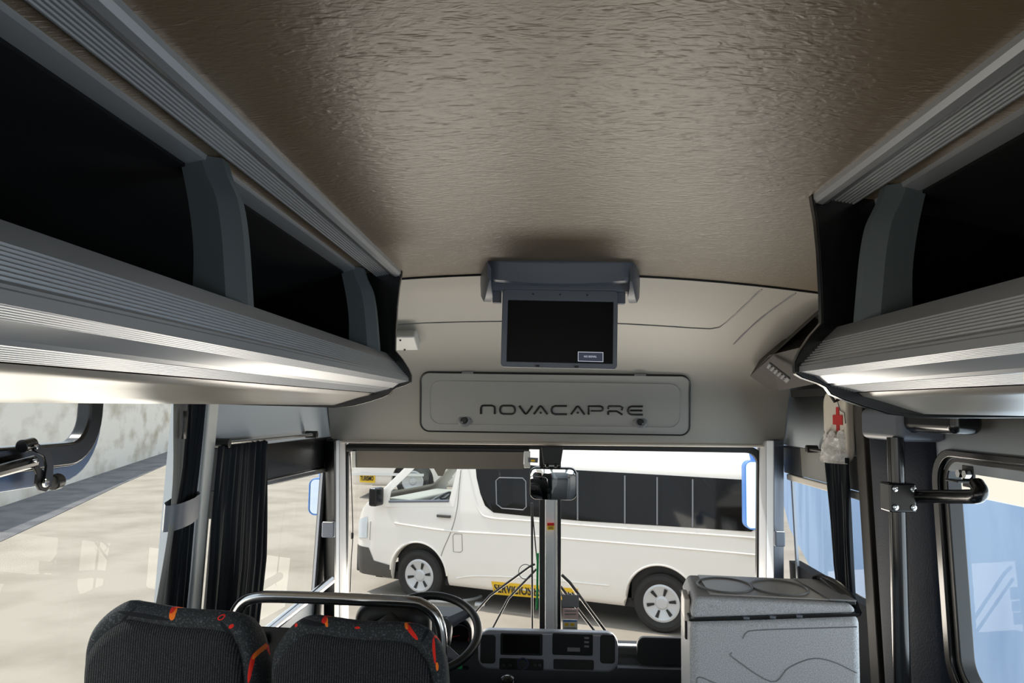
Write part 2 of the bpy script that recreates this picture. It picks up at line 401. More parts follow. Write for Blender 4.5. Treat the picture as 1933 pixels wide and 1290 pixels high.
m = MB(); m.grid(lambda u, v: dome(u, v) + Vector((0, 0.05 + 0.02 * u, 0.05 * (1 - u))), len(DPs) - 1, 6); m.build('roof_cap', M['white'], front, smooth=50)
def domeY(x, Y):
    for i in range(len(DPs) - 1):
        a, b = DPs[i], DPs[i + 1]
        if a.y <= Y <= b.y or i == len(DPs) - 2:
            t = (Y - a.y) / (b.y - a.y); z = a.z + (b.z - a.z) * t; u = (i + t) / (len(DPs) - 1)
            return Z(z) - max(0, 1 - u * 1.3) * 0.075 * (x - 0.04) ** 2
def dome_hit(px, py, lift=0.0):
    d = ray(px, py); d = d / d.y; lo, hi = 2.5, 3.52
    for _ in range(40):
        mid = (lo + hi) / 2
        if EYE + d.z * mid > domeY(d.x * mid, max(2.551, min(3.499, mid))): hi = mid
        else: lo = mid
    return Vector((d.x * lo, lo - lift, EYE + d.z * lo))
m = MB()
m.tube([dome_hit(x, y, 0.0005) for x, y in ((752, 613), (800, 610), (870, 608), (950, 607), (1060, 608), (1165, 611), (1240, 615), (1300, 619), (1340, 621), (1358, 618), (1372, 608), (1390, 592), (1415, 568), (1438, 546))], 0.0028, 6)
m.tube([dome_hit(x, y, 0.0005) for x, y in ((1385, 650), (1415, 620), (1450, 590), (1478, 570), (1502, 553))], 0.0028, 6)
m.build('panel_seam', M['midgrey'], front)
m = MB(); m.tube([atY(x, y, 3.49) for x, y in ((634, 834), (900, 837), (1200, 840), (1467, 843))], 0.006, 8); m.build('edge_bead', M['cream'], front)

m = MB(); m.box((0.06, 3.73, 0.22), (2.0, 0.2, 0.5)); struct(m.build('trim_10', M['black'], bevel=0.03))
# ---- corner fairing over the right of the bulkhead, with its louvre
Y3 = lambda px, py, y: atY(px, py, y)
T1, T2, T3 = Y3(1416, 710, 3.27), Y3(1451, 735, 3.32), Y3(1470, 738, 3.30)
T4 = atX(1566, 720, 1.075)
D1, D2, D3 = dome_hit(1434, 680), dome_hit(1486, 638), dome_hit(1536, 598)
F1, F2 = Y3(1452, 671, 3.06), Y3(1508, 657, 2.86); F3 = atX(1600, 640, 1.06)
off = Vector((0.10, 0.06, 0.10))
vs = [T1, T2, T3, T4, F3, F2, F1, D1, D2, D3, Y3(1580, 560, 2.5)]
m = MB(); n = len(vs)
m.add(vs + [v + off for v in vs], [(0, 1, 2, 6), (2, 3, 5, 6), (3, 4, 5), (0, 6, 7), (7, 6, 5, 8), (8, 5, 4, 9), (9, 4, 10)] + [(i, (i + 1) % n, n + (i + 1) % n, n + i) for i in range(n)])
fair = struct(m.build('trim_1', M['bracket'], smooth=15))
m = MB(); a, b = Y3(1450, 686, 3.06), Y3(1490, 717, 3.04); d = (b - a).normalized(); nrm = Vector((-0.4, -0.5, -0.75)).normalized(); w = d.cross(nrm).normalized() * 0.016
m.prism([a - w, a + w, b + w, b - w], nrm * 0.012)
lv = m.build('louvre', M['midgrey'], fair, bevel=0.004)
m = MB()
for k in range(5):
    p = a + (b - a) * (0.12 + 0.16 * k); m.prism([p - w * 0.75, p + w * 0.75, p + w * 0.75 + d * 0.006, p - w * 0.75 + d * 0.006], nrm * 0.016)
m.build('slot', M['black'], lv, smooth=0)
m = MB(); panel(m, 1, 2.7, 3.34, Z(0.055), Z(0.085), 0.02, 0.012); struct(m.build('trim_2', M['black'], smooth=0))

# ---- body pillars between the side windows
m = MB(); panel(m, -1, 2.235, 2.375, 0.0, Z(0.01), 0.06, 0.0)
tp = struct(m.build('trim_3', M['wall'], smooth=0))
m = MB(); panel(m, -1, 2.29, 2.36, 0.0, Z(0.01), 0.03, 0.03); m.build('light_strip', M['white'], tp, bevel=0.006)
m = MB(); panel(m, -1, 2.24, 2.283, 0.0, Z(0.01), 0.03, 0.024); m.build('grey_strip', mat('blue_grey_strip', (150, 162, 180), 0.35), tp, bevel=0.004)
m = MB(); panel(m, 1, 2.58, 2.68, 0.0, Z(0.02), 0.06, 0.005)
tp = struct(m.build('trim_4', M['black'], smooth=0))
m = MB(); panel(m, 1, 2.595, 2.665, 0.0, Z(0.02), 0.03, 0.028); m.build('light_strip', M['bracket'], tp, bevel=0.005)
# ---- windscreen pillars
def Apillar(name, pxs, mats, side):
    root = None
    for i, mm in enumerate(mats):
        (a, ya), (b, yb) = pxs[i], pxs[i + 1]
        m = MB(); tb = []
        for (py, dy) in ((832, 0), (1330, 0.06)):
            P, Q = atY(a, py, ya + dy), atY(b, py, yb + dy)
            tb.append([P, Q, Q + Vector((0, 0.09, 0)), P + Vector((0, 0.09, 0))])
        m.hexa(tb[0], tb[1])
        o = m.build(name if i == 0 else ('edge_strip' if mm is M['light'] else 'dark_strip'), mm, root, bevel=0.004)
        if i == 0: root = struct(o)
Apillar('trim_5', [(630, 3.40), (640, 3.47), (649, 3.50)], [M['wall'], M['light']], -1); Apillar('trim_8', [(611, 3.44), (631, 3.40)], [M['rubber']], -1)
Apillar('trim_6', [(1462, 3.40), (1447, 3.47), (1437, 3.50)], [M['wall'], M['light']], 1); Apillar('trim_9', [(1480, 3.43), (1461, 3.40)], [M['grey_frame']], 1)

# ================================================================ WINDOWS AND DOOR
def side_pane(side, Y0, Y1, z0, z1, parent, inset=-0.02, name='pane'):
    m = MB(); m.add([wallpt(side, Y0, z0, inset), wallpt(side, Y1, z0, inset), wallpt(side, Y1, z1, inset), wallpt(side, Y0, z1, inset)], [(0, 1, 2, 3)])
    return m.build(name, M['glass_side'], parent, smooth=0)
# window_1: left passenger window with a top vent
w1 = bpy.data.objects.new('window_1', None); col.objects.link(w1); struct(w1)
side_pane(-1, -0.12, 2.30, 0.73, Z(0.015), w1)
m = MB(); panel(m, -1, -0.12, 2.30, 0.715, 0.75, 0.03, 0.012); m.build('sill', M['grey_frame'], w1, bevel=0.005)
side_pane(-1, -2.85, -0.30, 0.73, Z(0.015), w1)
def sidering(side, Y0, Y1, z0, z1, r, w, depth, inset, n=8):
    o = rrect(Y0, Y1, z0, z1, r + w, n); i = rrect(Y0 + w, Y1 - w, z0 + w, z1 - w, r, n)
    m = MB(); m.ring([wallpt(side, y, z, inset) for y, z in o], [wallpt(side, y, z, inset) for y, z in i], (side * depth, 0, 0)); return m
sidering(-1, 0.75, 1.735, Z(-0.142), Z(0.25), 0.055, 0.052, 0.035, 0.028).build('vent_frame', M['gloss_black'], w1, bevel=0.007)
sidering(-1, 0.715, 1.768, Z(-0.178), Z(0.28), 0.09, 0.036, 0.02, 0.006).build('vent_reflection_rim', mat('blue_reflection_tint', (92, 118, 158), 0.3), w1, bevel=0.004)  # rim carries the blue reflection on the vent glass as its own colour
# window_2: driver's side window
w2 = bpy.data.objects.new('window_2', None); col.objects.link(w2); struct(w2)
side_pane(-1, 2.44, 3.51, 0.5, Z(-0.29), w2)
m = MB(); panel(m, -1, 2.44, 3.51, Z(-0.283), Z(-0.150), 0.02, 0.004); m.build('valance_panel', M['gloss_black'], w2, smooth=0)
m = MB(); panel(m, -1, 2.55, 3.45, Z(-0.306), Z(-0.281), 0.02, 0.014); m.build('polished_strip', M['chrome'], w2, bevel=0.006)
m = MB(); panel(m, -1, 2.775, 2.80, 0.5, Z(-0.30), 0.015, 0.0); m.build('mullion', M['black'], w2, smooth=0)
m = MB(); panel(m, -1, 3.44, 3.52, 0.4, Z(-0.155), 0.03, 0.012); m.build('front_gasket', M['rubber'], w2, bevel=0.006)
m = MB(); panel(m, -1, 3.415, 3.43, 0.4, Z(-0.295), 0.01, 0.006); m.build('guide_strip', M['silver'], w2)
m = MB(); panel(m, -1, 2.44, 2.56, Z(-0.37), Z(-0.281), 0.02, 0.006); m.build('corner_panel', M['black'], w2, smooth=0)
# window_3: small window in front of the door
w3 = bpy.data.objects.new('window_3', None); col.objects.link(w3); struct(w3)
side_pane(1, 2.68, 3.51, 0.5, Z(-0.29), w3)
m = MB(); panel(m, 1, 2.68, 3.30, Z(-0.275), Z(-0.157), 0.02, 0.004); m.build('valance_panel', mat('glossy_grey_panel', (120, 120, 114), 0.25), w3, smooth=0)
m = MB(); panel(m, 1, 3.28, 3.50, Z(-0.278), Z(-0.157), 0.03, 0.008); m.build('front_gasket', M['rubber'], w3, bevel=0.006)
m = MB(); panel(m, 1, 2.68, 3.45, Z(-0.305), Z(-0.278), 0.02, 0.014); m.build('polished_strip', M['cream'], w3, bevel=0.006)
m = MB(); panel(m, 1, 3.40, 3.42, 0.4, Z(-0.30), 0.01, 0.006); m.build('guide_strip', M['silver'], w3)
# window_4: windscreen in two panes with a black gasket
w4 = bpy.data.objects.new('window_4', None); col.objects.link(w4); struct(w4)
def wsY(z): return 3.545 + 0.07 * (EYE - 0.17 - z)
def wspt(x, z, dy=0.0): return Vector((x, wsY(z) + dy, z))
xl, xr = atY(651, 1000, 3.56).x, atY(1434, 1000, 3.56).x; zt = atY(1040, 846, 3.55).z; zb = 0.42; xm = atY(1038, 1000, 3.56).x
m = MB(); m.add([wspt(xl, zb), wspt(xm, zb), wspt(xm, zt), wspt(xl, zt)], [(0, 1, 2, 3)]); m.build('pane', M['glass'], w4, smooth=0)
m = MB(); m.add([wspt(xm, zb), wspt(xr, zb), wspt(xr, zt), wspt(xm, zt)], [(0, 1, 2, 3)]); m.build('pane', M['glass'], w4, smooth=0)
m = MB(); o = rrect(xl - 0.02, xr + 0.02, zb - 0.03, zt + 0.02, 0.07, 6); i = rrect(xl + 0.010, xr - 0.012, zb, zt - 0.008, 0.05, 6)
m.ring([wspt(x, z, -0.012) for x, z in o], [wspt(x, z, -0.012) for x, z in i], (0, 0.03, 0)); m.build('gasket', M['rubber'], w4, bevel=0.004)
# centre post of the windscreen
m = MB()
def post(px0, px1, y, d, mm, name, par, bev=0.004):
    mb = MB(); q = []
    for py in (846, 1215):
        a, b = atY(px0, py, y + (0.065 if py > 1000 else 0)), atY(px1, py, y + (0.065 if py > 1000 else 0)); q.append([a, b, b + Vector((0, d, 0)), a + Vector((0, d, 0))])
    mb.hexa(q[0], q[1]); return mb.build(name, mm, par, bevel=bev)
cp = struct(post(1018, 1059, 3.535, 0.03, M['rubber'], 'trim_7', None))
post(1029, 1046, 3.50, 0.035, mat('pale_post_strip', (214, 216, 220), 0.35), 'face_strip', cp); post(1046, 1052, 3.505, 0.03, M['white'], 'edge_strip', cp, 0.002)
# door_1: folding passenger door leaf with its window
door = bpy.data.objects.new('door_1', None); col.objects.link(door); struct(door)
n = 8
gy0, gy1, gz0, gz1 = 0.98 + 0.1, 2.125, Z(-0.70), Z(-0.132)
o = [(y, z) for y, z in rrect(0.97, 2.19, 0.03, Z(-0.045), 0.01, n)]; i = rrect(gy0 - 0.03, gy1 + 0.045, gz0 - 0.04, gz1 + 0.03, 0.10, n)
m = MB(); m.ring([wallpt(1, y, z, 0.0) for y, z in o], [wallpt(1, y, z, 0.0) for y, z in i], (0.04, 0, 0)); m.build('leaf', M['midgrey'], door, smooth=0, bevel=0.004)
o = rrect(gy0 - 0.05, gy1 + 0.062, gz0 - 0.05, gz1 + 0.035, 0.10, n); i = rrect(gy0, gy1, gz0, gz1, 0.06, n); md = rrect(gy0 - 0.022, gy1 + 0.026, gz0 - 0.022, gz1 + 0.014, 0.08, n)
m = MB(); m.ring([wallpt(1, y, z, 0.022) for y, z in o], [wallpt(1, y, z, 0.022) for y, z in md], (0.04, 0, 0)); m.build('outer_gasket', M['gloss_black'], door, bevel=0.006)
m = MB(); m.ring([wallpt(1, y, z, 0.010) for y, z in md], [wallpt(1, y, z, 0.010) for y, z in i], (0.04, 0, 0)); m.build('inner_gasket', M['rubber'], door, bevel=0.004)
m = MB(); m.add([wallpt(1, y, z, -0.015) for y, z in i], [tuple(range(len(i)))]); m.build('pane', M['glass_side'], door, smooth=0)
m = MB(); panel(m, 1, 1.2, 2.12, Z(-0.735), Z(-0.715), 0.02, 0.02); m.build('lower_strip', M['white'], door, bevel=0.004)

# ================================================================ OUTSIDE
GZ = EYE - 2.5
m = MB(); m.box((0, 20, GZ - 0.05), (140, 160, 0.1)); ground = struct(m.build('ground', M['ground'], smooth=0))
base = [Vector((-6.4, -3.0, GZ)), Vector((-12.6, 17.9, GZ)), Vector((-18.9, 39, GZ)), Vector((-24, 56, GZ))]
m = MB()
for a, b in zip(base, base[1:]):
    nn = Vector((-(b - a).y, (b - a).x, 0)).normalized() * 0.25
    m.prism([a, b, b + nn, a + nn], (0, 0, 2.75))
struct(m.build('wall_yard_left', M['concrete'], smooth=0))
edge = [Vector((-5.2, -3.0, GZ)), Vector((-9.5, 13.5, GZ)), Vector((-10.4, 16.3, GZ)), Vector((-12.6, 23, GZ)), Vector((-15.3, 31.8, GZ)), Vector((-21.5, 52, GZ))]
bb = [base[0], base[0].lerp(base[1], 0.8), base[0].lerp(base[1], 0.95), base[1].lerp(base[2], 0.3), base[1].lerp(base[2], 0.72), base[2].lerp(base[3], 0.9)]
m = MB()
for k in range(5): m.prism([edge[k], edge[k + 1], bb[k + 1], bb[k]], (0, 0, 0.012))
struct(m.build('ground_band', M['grey_band'], smooth=0))  # grey band, darker than the concrete, along the left yard wall
# painted wall on the door side: blue below, cream above
rb = [Vector((3.9, -4, GZ)), Vector((3.9, 6.3, GZ)), Vector((3.9, 10.9, GZ)), Vector((5.3, 16.8, GZ)), Vector((9.0, 30, GZ))]
m = MB()
for a, b in zip(rb, rb[1:]): m.prism([a, b, b + Vector((0.2, 0, 0)), a + Vector((0.2, 0, 0))], (0, 0, 4.2))
wy = struct(m.build('wall_yard_right', M['creamwall'], smooth=0))
m = MB()
for a, b in zip(rb[1:], rb[2:]): m.prism([a - Vector((0.01, 0, 0)), b - Vector((0.01, 0, 0)), b, a], (0, 0, 2.5 - 0.757))
m.build('blue_dado', M['bluewall'], wy, smooth=0)

# ================================================================ LUGGAGE RACKS
def flute(a, b, n, amp):
    """a ridged run between two profile points"""
    a, b = Vector((a[0], a[1])), Vector((b[0], b[1])); d = b - a; nn = Vector((-d.y, d.x)).normalized() * amp; out = []
    for k in range(n):
        for t, s in ((0.08, 0), (0.3, 1), (0.62, 1), (0.84, 0)): out.append(a + d * ((k + t) / n) + nn * s)
    return out
S = 1.043
PA, PB, PC, PD, PE, PF, PG, PH = (-.475, .157), (-.447, .130), (-.409, .089), (-.403, .071), (-.432, .0635), (-.452, .050), (-.503, .0350), (-.520, .0270)
RAIL = [PA, PB] + [tuple(p) for p in flute(PB, PC, 8, -0.0022)] + [PC, (-.4065, .087), (-.4065, .084), (-.4035, .082), PD] + [tuple(p) for p in flute(PD, PE, 6, -0.0012)] + [PE, PF, (-.458, .051), (-.462, .046)] + [tuple(p) for p in flute((-.464, .0455), PG, 7, -0.0016)] + [PG, (-.506, .038), (-.514, .036)]
RAIL_IN = [(-.54, .05), (-.52, .075), (-.49, .15)]
UNDER = [(-.512, .034), PH, (-.535, .0235), (-.56, .0165), (-.60, .004), (-.63, -.004), (-.70, -.002), (-1.0, .000), (-1.0, .02), (-.56, .045)]
TRIM = [(-.435, .425), (-.436, .402), (-.441, .394), (-.452, .391), (-.462, .394), (-.467, .401)] + [tuple(p) for p in flute((-.468, .4015), (-.514, .393), 7, 0.0022)] + [(-.516, .394), (-.518, .410), (-.548, .411), (-.551, .393), (-.575, .386), (-.598, .388), (-.602, .415)]
POST_O = [(-.552, .418), (-.541, .385), (-.522, .345), (-.510, .286), (-.501, .208), (-.496, .160)]
POST_I = [(-.622, .425), (-.612, .390), (-.600, .341), (-.590, .286), (-.585, .235), (-.584, .150)]
def rack(side, Yend, posts, label, trimmat):
    fx = (lambda x: x) if side < 0 else (lambda x: 0.082 - x)
    root = thing('luggage_rack', (fx(-0.8), -1.0, EYE), label, 'luggage rack', 'overhead luggage racks')
    def ext(prof, Y0, Y1, s=S): 
        mb = MB(); mb.prism([(fx(x * s), Y0, Z(z * s)) for x, z in prof], (0, Y1 - Y0, 0)); return mb
    Y0 = -2.95
    # top trim sits on the ceiling: lift it by the crown of the ceiling
    mb = ext(TRIM, Y0, Yend, S); mb.build('top_trim', M['alu'], root, smooth=24)
    ext(RAIL + RAIL_IN, Y0, Yend).build('lower_rail', M['alu'], root, smooth=24)
    ext(UNDER, Y0, Yend).build('underside_panel', mat('satin_grey_panel', (146, 140, 131), 0.28), root, smooth=30)
    # dark lining of the compartment: floor, back and top
    mb = MB(); pr = [(-.50, .10), (-.62, .075), (-.88, .085), (-.93, .15), (-.918, .28), (-.87, .318), (-.72, .357), (-.583, .381), (-.583, .392), (-.72, .366), (-.875, .327), (-.928, .285), (-.938, .145), (-.885, .076), (-.62, .065), (-.51, .09)]
    mb.prism([(fx(x * S), Y0, Z(z * S)) for x, z in pr], (0, Yend - Y0, 0)); mb.build('lining', M['blackliner'], root, smooth=40)
    for Yp in posts:
        mb = MB(); O = smooth_path([Vector((x, z, 0)) for x, z in POST_O], 3); I = smooth_path([Vector((x, z, 0)) for x, z in POST_I], 3); n = len(O); vs = []; fs = []
        for o, i in zip(O, I):
            vs += [(fx(i.x), Yp, Z(i.y)), (fx(o.x - 0.030), Yp, Z(o.y)), (fx(o.x - 0.012), Yp + 0.012, Z(o.y)), (fx(o.x), Yp + 0.018, Z(o.y)), (fx(o.x), Yp + 0.045, Z(o.y)), (fx(i.x), Yp + 0.05, Z(i.y))]
        for k in range(n - 1):
            for j in range(6): fs.append((k * 6 + j, k * 6 + (j + 1) % 6, k * 6 + 6 + (j + 1) % 6, k * 6 + 6 + j))
        fs += [tuple(range(6)), tuple((n - 1) * 6 + j for j in range(6))]
        mb.add(vs, fs); mb.build('divider', M['post'], root, smooth=14)
    # moulded end cap
    EC = [(-.430, .428), (-.440, .36), (-.4445, .30), (-.447, .22), (-.447, .165), (-.425, .14), (-.405, .110), (-.396, .09), (-.3965, .068), (-.410, .060), (-.440, .050), (-.453, .043), (-.462, .030), (-.485, .020), (-.52, .008), (-.57, -.006), (-.63, -.012), (-1.0, -.006), (-1.0, .43)]
    mb = MB(); mb.prism([(fx(x * S), Yend, Z(z * S)) for x, z in EC], (0, 0.022, 0)); mb.build('end_cap', M['gloss_black'], root, smooth=20, bevel=0.003)
    return root
rack(-1, 2.42, [2.295, 1.25, 0.205, -0.84, -1.89], 'long grey aluminium luggage rack with arched dividers above the driver-side windows', None)
rack(1, 1.52, [1.40, 0.355, -0.69, -1.735], 'shorter grey aluminium luggage rack above the passenger door, ending before the first-aid pouch', None)

# ================================================================ DROP-DOWN SCREEN
TY = 2.40
tv = thing('drop_down_monitor', (0.07, TY, Z(0.43)), 'grey drop-down monitor with a black screen hanging at the front edge of the ceiling', 'monitor')
# housing: a hood with two cheeks
def P(px, py, Y): return atY(px, py, Y)
HY = 2.33
la, lb = atY(921, 490, HY).x, atY(1196, 491, HY).x      # hood corners at the back
fa, fb = atY(907, 518, 2.58).x, atY(1208, 520, 2.58).x  # where the cheeks meet the dome
hx0, hx1 = fa, fb; cz = Z(0.452)
mb = MB()
def hood(u, v):
    x = la + (lb - la) * u; lip = Z(0.392) - 0.013 * math.sin(math.pi * u)
    return Vector((x, HY + 0.010 * math.sin(math.pi * v * 0.5), cz + (lip - cz) * v))
mb.grid(hood, 12, 5); mb.grid(lambda u, v: hood(u, 1) + Vector((0, 0.03 * v, -0.004 * math.sin(math.pi * v))), 12, 2)
housing = mb.build('housing', M['grey_frame'], tv, smooth=50, solid=0.006)
for s, a0, a1 in ((1, la, fa), (-1, lb, fb)):
    mb = MB(); vs = []; fs = []; N = 10
    for k in range(N + 1):
        t = k / N; x = a0 + (a1 - a0) * t ** 0.8; y = HY + 0.25 * t
        zb_ = Z(lerp_tab2([(0, .385), (.12, .365), (.35, .342), (.6, .338), (.8, .352), (1, .40)], t)); th = 0.030 * min(1, 0.35 + 2 * t)
        vs += [Vector((x, y, cz)), Vector((x, y, zb_ + 0.012)), Vector((x + s * 0.006, y, zb_)), Vector((x + s * th, y + 0.004, zb_)), Vector((x + s * th, y + 0.004, cz))]
    for k in range(N):
        for q in range(5): fs.append((k * 5 + q, k * 5 + (q + 1) % 5, k * 5 + 5 + (q + 1) % 5, k * 5 + 5 + q))
    fs += [(0, 1, 2, 3, 4), tuple(N * 5 + q for q in range(5))]
    mb.add(vs, fs); mb.build('cheek', M['grey_frame'], housing, smooth=40)
mb = MB(); mb.box(((hx0 + hx1) / 2, HY + 0.11, Z(0.432)), (lb - la - 0.02, 0.17, 0.03)); mb.build('base_plate', M['grey_frame'], tv, bevel=0.004)
mb = MB(); mb.box(((hx0 + hx1) / 2, HY + 0.095, Z(0.385)), (lb - la + 0.01, 0.05, 0.045)); mb.build('hinge_bar', M['grey_frame'], tv, bevel=0.008)
for px in (938, 1172):
    p = atY(px, 560, TY + 0.02); mb = MB(); mb.box((p.x, TY + 0.03, Z(0.352)), (0.028, 0.03, 0.05)); hb = mb.build('hinge_block', M['grey_frame'], tv, bevel=0.003)
# panel, hanging almost straight down
def tp(px, py): return atY(px, py, TY)
c = [tp(948, 546), tp(1166, 552), tp(1162, 699), tp(951, 694)]
x0, x1 = c[0].x, c[1].x; zz0, zz1 = c[3].z, c[0].z
w = x1 - x0; h = zz1 - zz0; pc = Vector(((x0 + x1) / 2, TY, (zz0 + zz1) / 2)); rz = Matrix.Rotation(math.radians(0.6), 3, 'Y')
def pl(x, y, z): return pc + rz @ Vector((x, y, z))
o = rrect(-w / 2, w / 2, -h / 2, h / 2, 0.012, 5); i = rrect(-w / 2 + 0.018, w / 2 - 0.014, -h / 2 + 0.018, h / 2 - 0.036, 0.002, 5)
mb = MB(); mb.ring([pl(x, 0, z) for x, z in o], [pl(x, 0, z) for x, z in i], (0, 0.022, 0)); mb.prism([pl(x, 0.012, z) for x, z in o], (0, 0.014, 0))
fr = mb.build('screen_frame', M['grey_frame'], tv, bevel=0.003)
mb = MB(); mb.prism([pl(x, 0.006, z) for x, z in i], (0, 0.004, 0)); dp = mb.build('display', M['screen'], tv, smooth=0)
for xx in (-0.085, 0.0, 0.085): mb = MB(); mb.lathe([(0.0028, 0), (0.0028, 0.003)], pl(xx, 0.001, h / 2 - 0.016), (0, -1, 0), 10, True); mb.build('screw', M['black'], fr)
for xx in (-0.066, 0.055): mb = MB(); mb.box(pl(xx, -0.001, -h / 2 + 0.005), (0.012, 0.006, 0.006)); mb.build('latch_notch', M['black'], fr)
# on-screen notice
ta, tb_ = tp(1091, 664), tp(1139, 683); nw, nh = tb_.x - ta.x, ta.z - tb_.z; nc = (ta + tb_) / 2
led = mat('lit_notice', (168, 172, 186), 0.4, emit=0.55); ledbg = mat('lit_notice_ground', (44, 50, 66), 0.4, emit=0.5)
mb = MB(); mb.prism([(nc.x - nw / 2, TY + 0.004, nc.z - nh / 2), (nc.x + nw / 2, TY + 0.004, nc.z - nh / 2 - 0.001), (nc.x + nw / 2, TY + 0.004, nc.z + nh / 2 - 0.001), (nc.x - nw / 2, TY + 0.004, nc.z + nh / 2)], (0, 0.001, 0)); mb.build('notice_box', ledbg, dp, smooth=0)
mb = MB(); o2 = [(-1, -1), (1, -1), (1, 1), (-1, 1)]
mb.ring([(nc.x + a * nw / 2, TY + 0.003, nc.z + b * nh / 2 - 0.0005 * (a + 1)) for a, b in o2], [(nc.x + a * (nw / 2 - 0.002), TY + 0.003, nc.z + b * (nh / 2 - 0.002) - 0.0005 * (a + 1)) for a, b in o2], (0, 0.001, 0)); mb.build('notice_border', led, dp, smooth=0)
text_mesh('notice_text', 'NO SIGNAL', 0.02, led, dp, Matrix.Translation(Vector((nc.x - 0.001, TY + 0.003, nc.z)) - parent_loc(dp)) @ Matrix.Rotation(math.pi / 2, 4, 'X'), 0.0003, (nw * 0.5, nh * 0.2))

# ================================================================ HATCH IN THE BULKHEAD
def hp(px, py, lift=0.0):
    p = dome_hit(px, py); nn = Vector((0, -0.92, 0.0)); return p + Vector((0, -lift, 0))
ha, hb_, hc_, hd = (794, 703), (1302, 710), (1301, 822), (794, 814)
def hpx(u, v):       # u right, v up inside the hatch, as a photo pixel
    t = (ha[0] + (hb_[0] - ha[0]) * u, ha[1] + (hb_[1] - ha[1]) * u); b = (hd[0] + (hc_[0] - hd[0]) * u, hd[1] + (hc_[1] - hd[1]) * u)
    return (b[0] + (t[0] - b[0]) * v, b[1] + (t[1] - b[1]) * v)
cen = hp(*hpx(0.5, 0.5))
hatch = thing('compartment_hatch', cen, 'grey compartment hatch with NOVACAPRE lettering above the windscreen', 'hatch')
rr = [(x / 508, y / 112) for x, y in rrect(0, 508, 0, 112, 17, 6)]
mb = MB(); n1 = [hp(*hpx(u, v), 0.004) for u, v in rr]; ctr = [hp(*hpx(0.5 + (u - 0.5) * 0.5, 0.5 + (v - .5) * 0.5), 0.004) for u, v in rr]
def hgrid(r0, lift):
    """the lid surface as a grid with rounded corners"""
    mb = MB(); N = 40; K = 14
    def f(a, b):
        y = 112 * b; dy = max(0.0, 17 - min(y, 112 - y)); cut = 17 - math.sqrt(max(0, 17 * 17 - dy * dy)) if dy > 0 else 0
        x = cut + (508 - 2 * cut) * a
        return hp(*hpx(x / 508, y / 112), lift)
    ys = [0, .004, .015, .04, .08, .13] + [.2 + .075 * k for k in range(9)] + [.87, .92, .96, .985, .996, 1]
    vs = [f(i / N, b) for i in range(N + 1) for b in ys]; m_ = len(ys)
    return mb.add(vs, [(i * m_ + j, (i + 1) * m_ + j, (i + 1) * m_ + j + 1, i * m_ + j + 1) for i in range(N) for j in range(m_ - 1)])
mb = hgrid(17, 0.005); mb.build('lid', M['hatch'], hatch, smooth=60)
mb = MB(); mb.tube(n1, 0.0042, 8, closed=True); mb.build('seal', M['rubber'], hatch)
r2 = [(x / 508, y / 112) for x, y in rrect(18, 490, 14, 96, 20, 6)]
mb = MB(); mb.tube([hp(*hpx(u, v), 0.0055) for u, v in r2], 0.0016, 6, closed=True); mb.build('embossed_line', M['hatch'], hatch)
for px, py in ((877, 794), (1208, 797)):
    p = hp(px, py, 0.006); mb = MB(); mb.lathe([(0.030, 0), (0.030, 0.004), (0.025, 0.008), (0.018, 0.009), (0.016, 0.006)], p, (0, -1, 0.05), 28); lk = mb.build('lock', M['midgrey'], hatch)
    mb = MB(); mb.lathe([(0.0, 0.004), (0.014, 0.004), (0.014, 0.010), (0.011, 0.012), (0.0, 0.012)], p, (0, -1, 0.05), 24); mb.build('lock_core', M['gloss_black'], lk)
for px, py in ((883, 704), (1208, 708)):
    p = hp(px, py, 0.007); mb = MB(); mb.box(p, (0.05, 0.010, 0.011)); mb.build('hinge', M['midgrey'], hatch, bevel=0.002)
# lettering, each glyph drawn as rounded strokes: unit height 1, widths in heights
G = {'N': [[(0, 0), (0, .7), (.12, .95), (.35, 1), (1.25, 1), (1.5, .9), (1.58, .7), (1.58, 0)]],
     'O': [[(.35, 0), (.1, .12), (0, .4), (0, .6), (.1, .88), (.35, 1), (1.35, 1), (1.6, .88), (1.7, .6), (1.7, .4), (1.6, .12), (1.35, 0), (.35, 0)]],
     'V': [[(0, 1), (.62, .1), (.75, .02), (.88, .1), (1.5, 1)]],
     'A': [[(0, 0), (.62, .9), (.75, .98), (.88, .9), (1.5, 0)]],
     'C': [[(1.75, 1), (.4, 1), (.12, .88), (0, .6), (0, .4), (.12, .12), (.4, 0), (1.75, 0)]],
     'P': [[(0, 0), (0, 1), (1.3, 1), (1.55, .9), (1.62, .7), (1.55, .5), (1.3, .4), (.25, .4)]],
     'R': [[(0, 0), (0, .4)], [(.0, .4), (.5, .4), (.9, .4), (1.05, .33), (1.55, 0)], [(0, .7), (0, 1), (1.3, 1), (1.6, .85), (1.5, .55)]],
     'E': [[(1.65, 1), (.4, 1), (.12, .88), (0, .6), (0, .4), (.12, .12), (.4, 0), (1.65, 0)], [(.25, .5), (1.6, .5)]]}
starts = {0: ('N', 908), 1: ('O', 944), 2: ('V', 980), 3: ('A', 1008), 4: ('C', 1041), 5: ('A', 1078), 6: ('P', 1111), 7: ('R', 1148), 8: ('E', 1185)}
mb = MB(); Hh = 15.5; Wd = {'N': 26, 'O': 28, 'V': 25, 'A': 25, 'C': 29, 'P': 27, 'R': 27, 'E': 28}
for k, (ch, px) in starts.items():
    strokes = G[ch]; gw = max(x for s in strokes for x, y in s); f = Wd[ch] / gw
    for s in strokes:
        pts = [hp(px + x * f, 781.5 + (px + x * f - 905) * 0.006 - y * Hh, 0.006) for x, y in s]
        mb.tube(pts, 0.0047, 6)
    if ch == 'A': mb.lathe([(0.0, 0.005), (0.005, 0.005), (0.005, -0.001)], hp(px + Wd[ch] / 2, 779.5, 0.004), (0, -1, 0), 10)
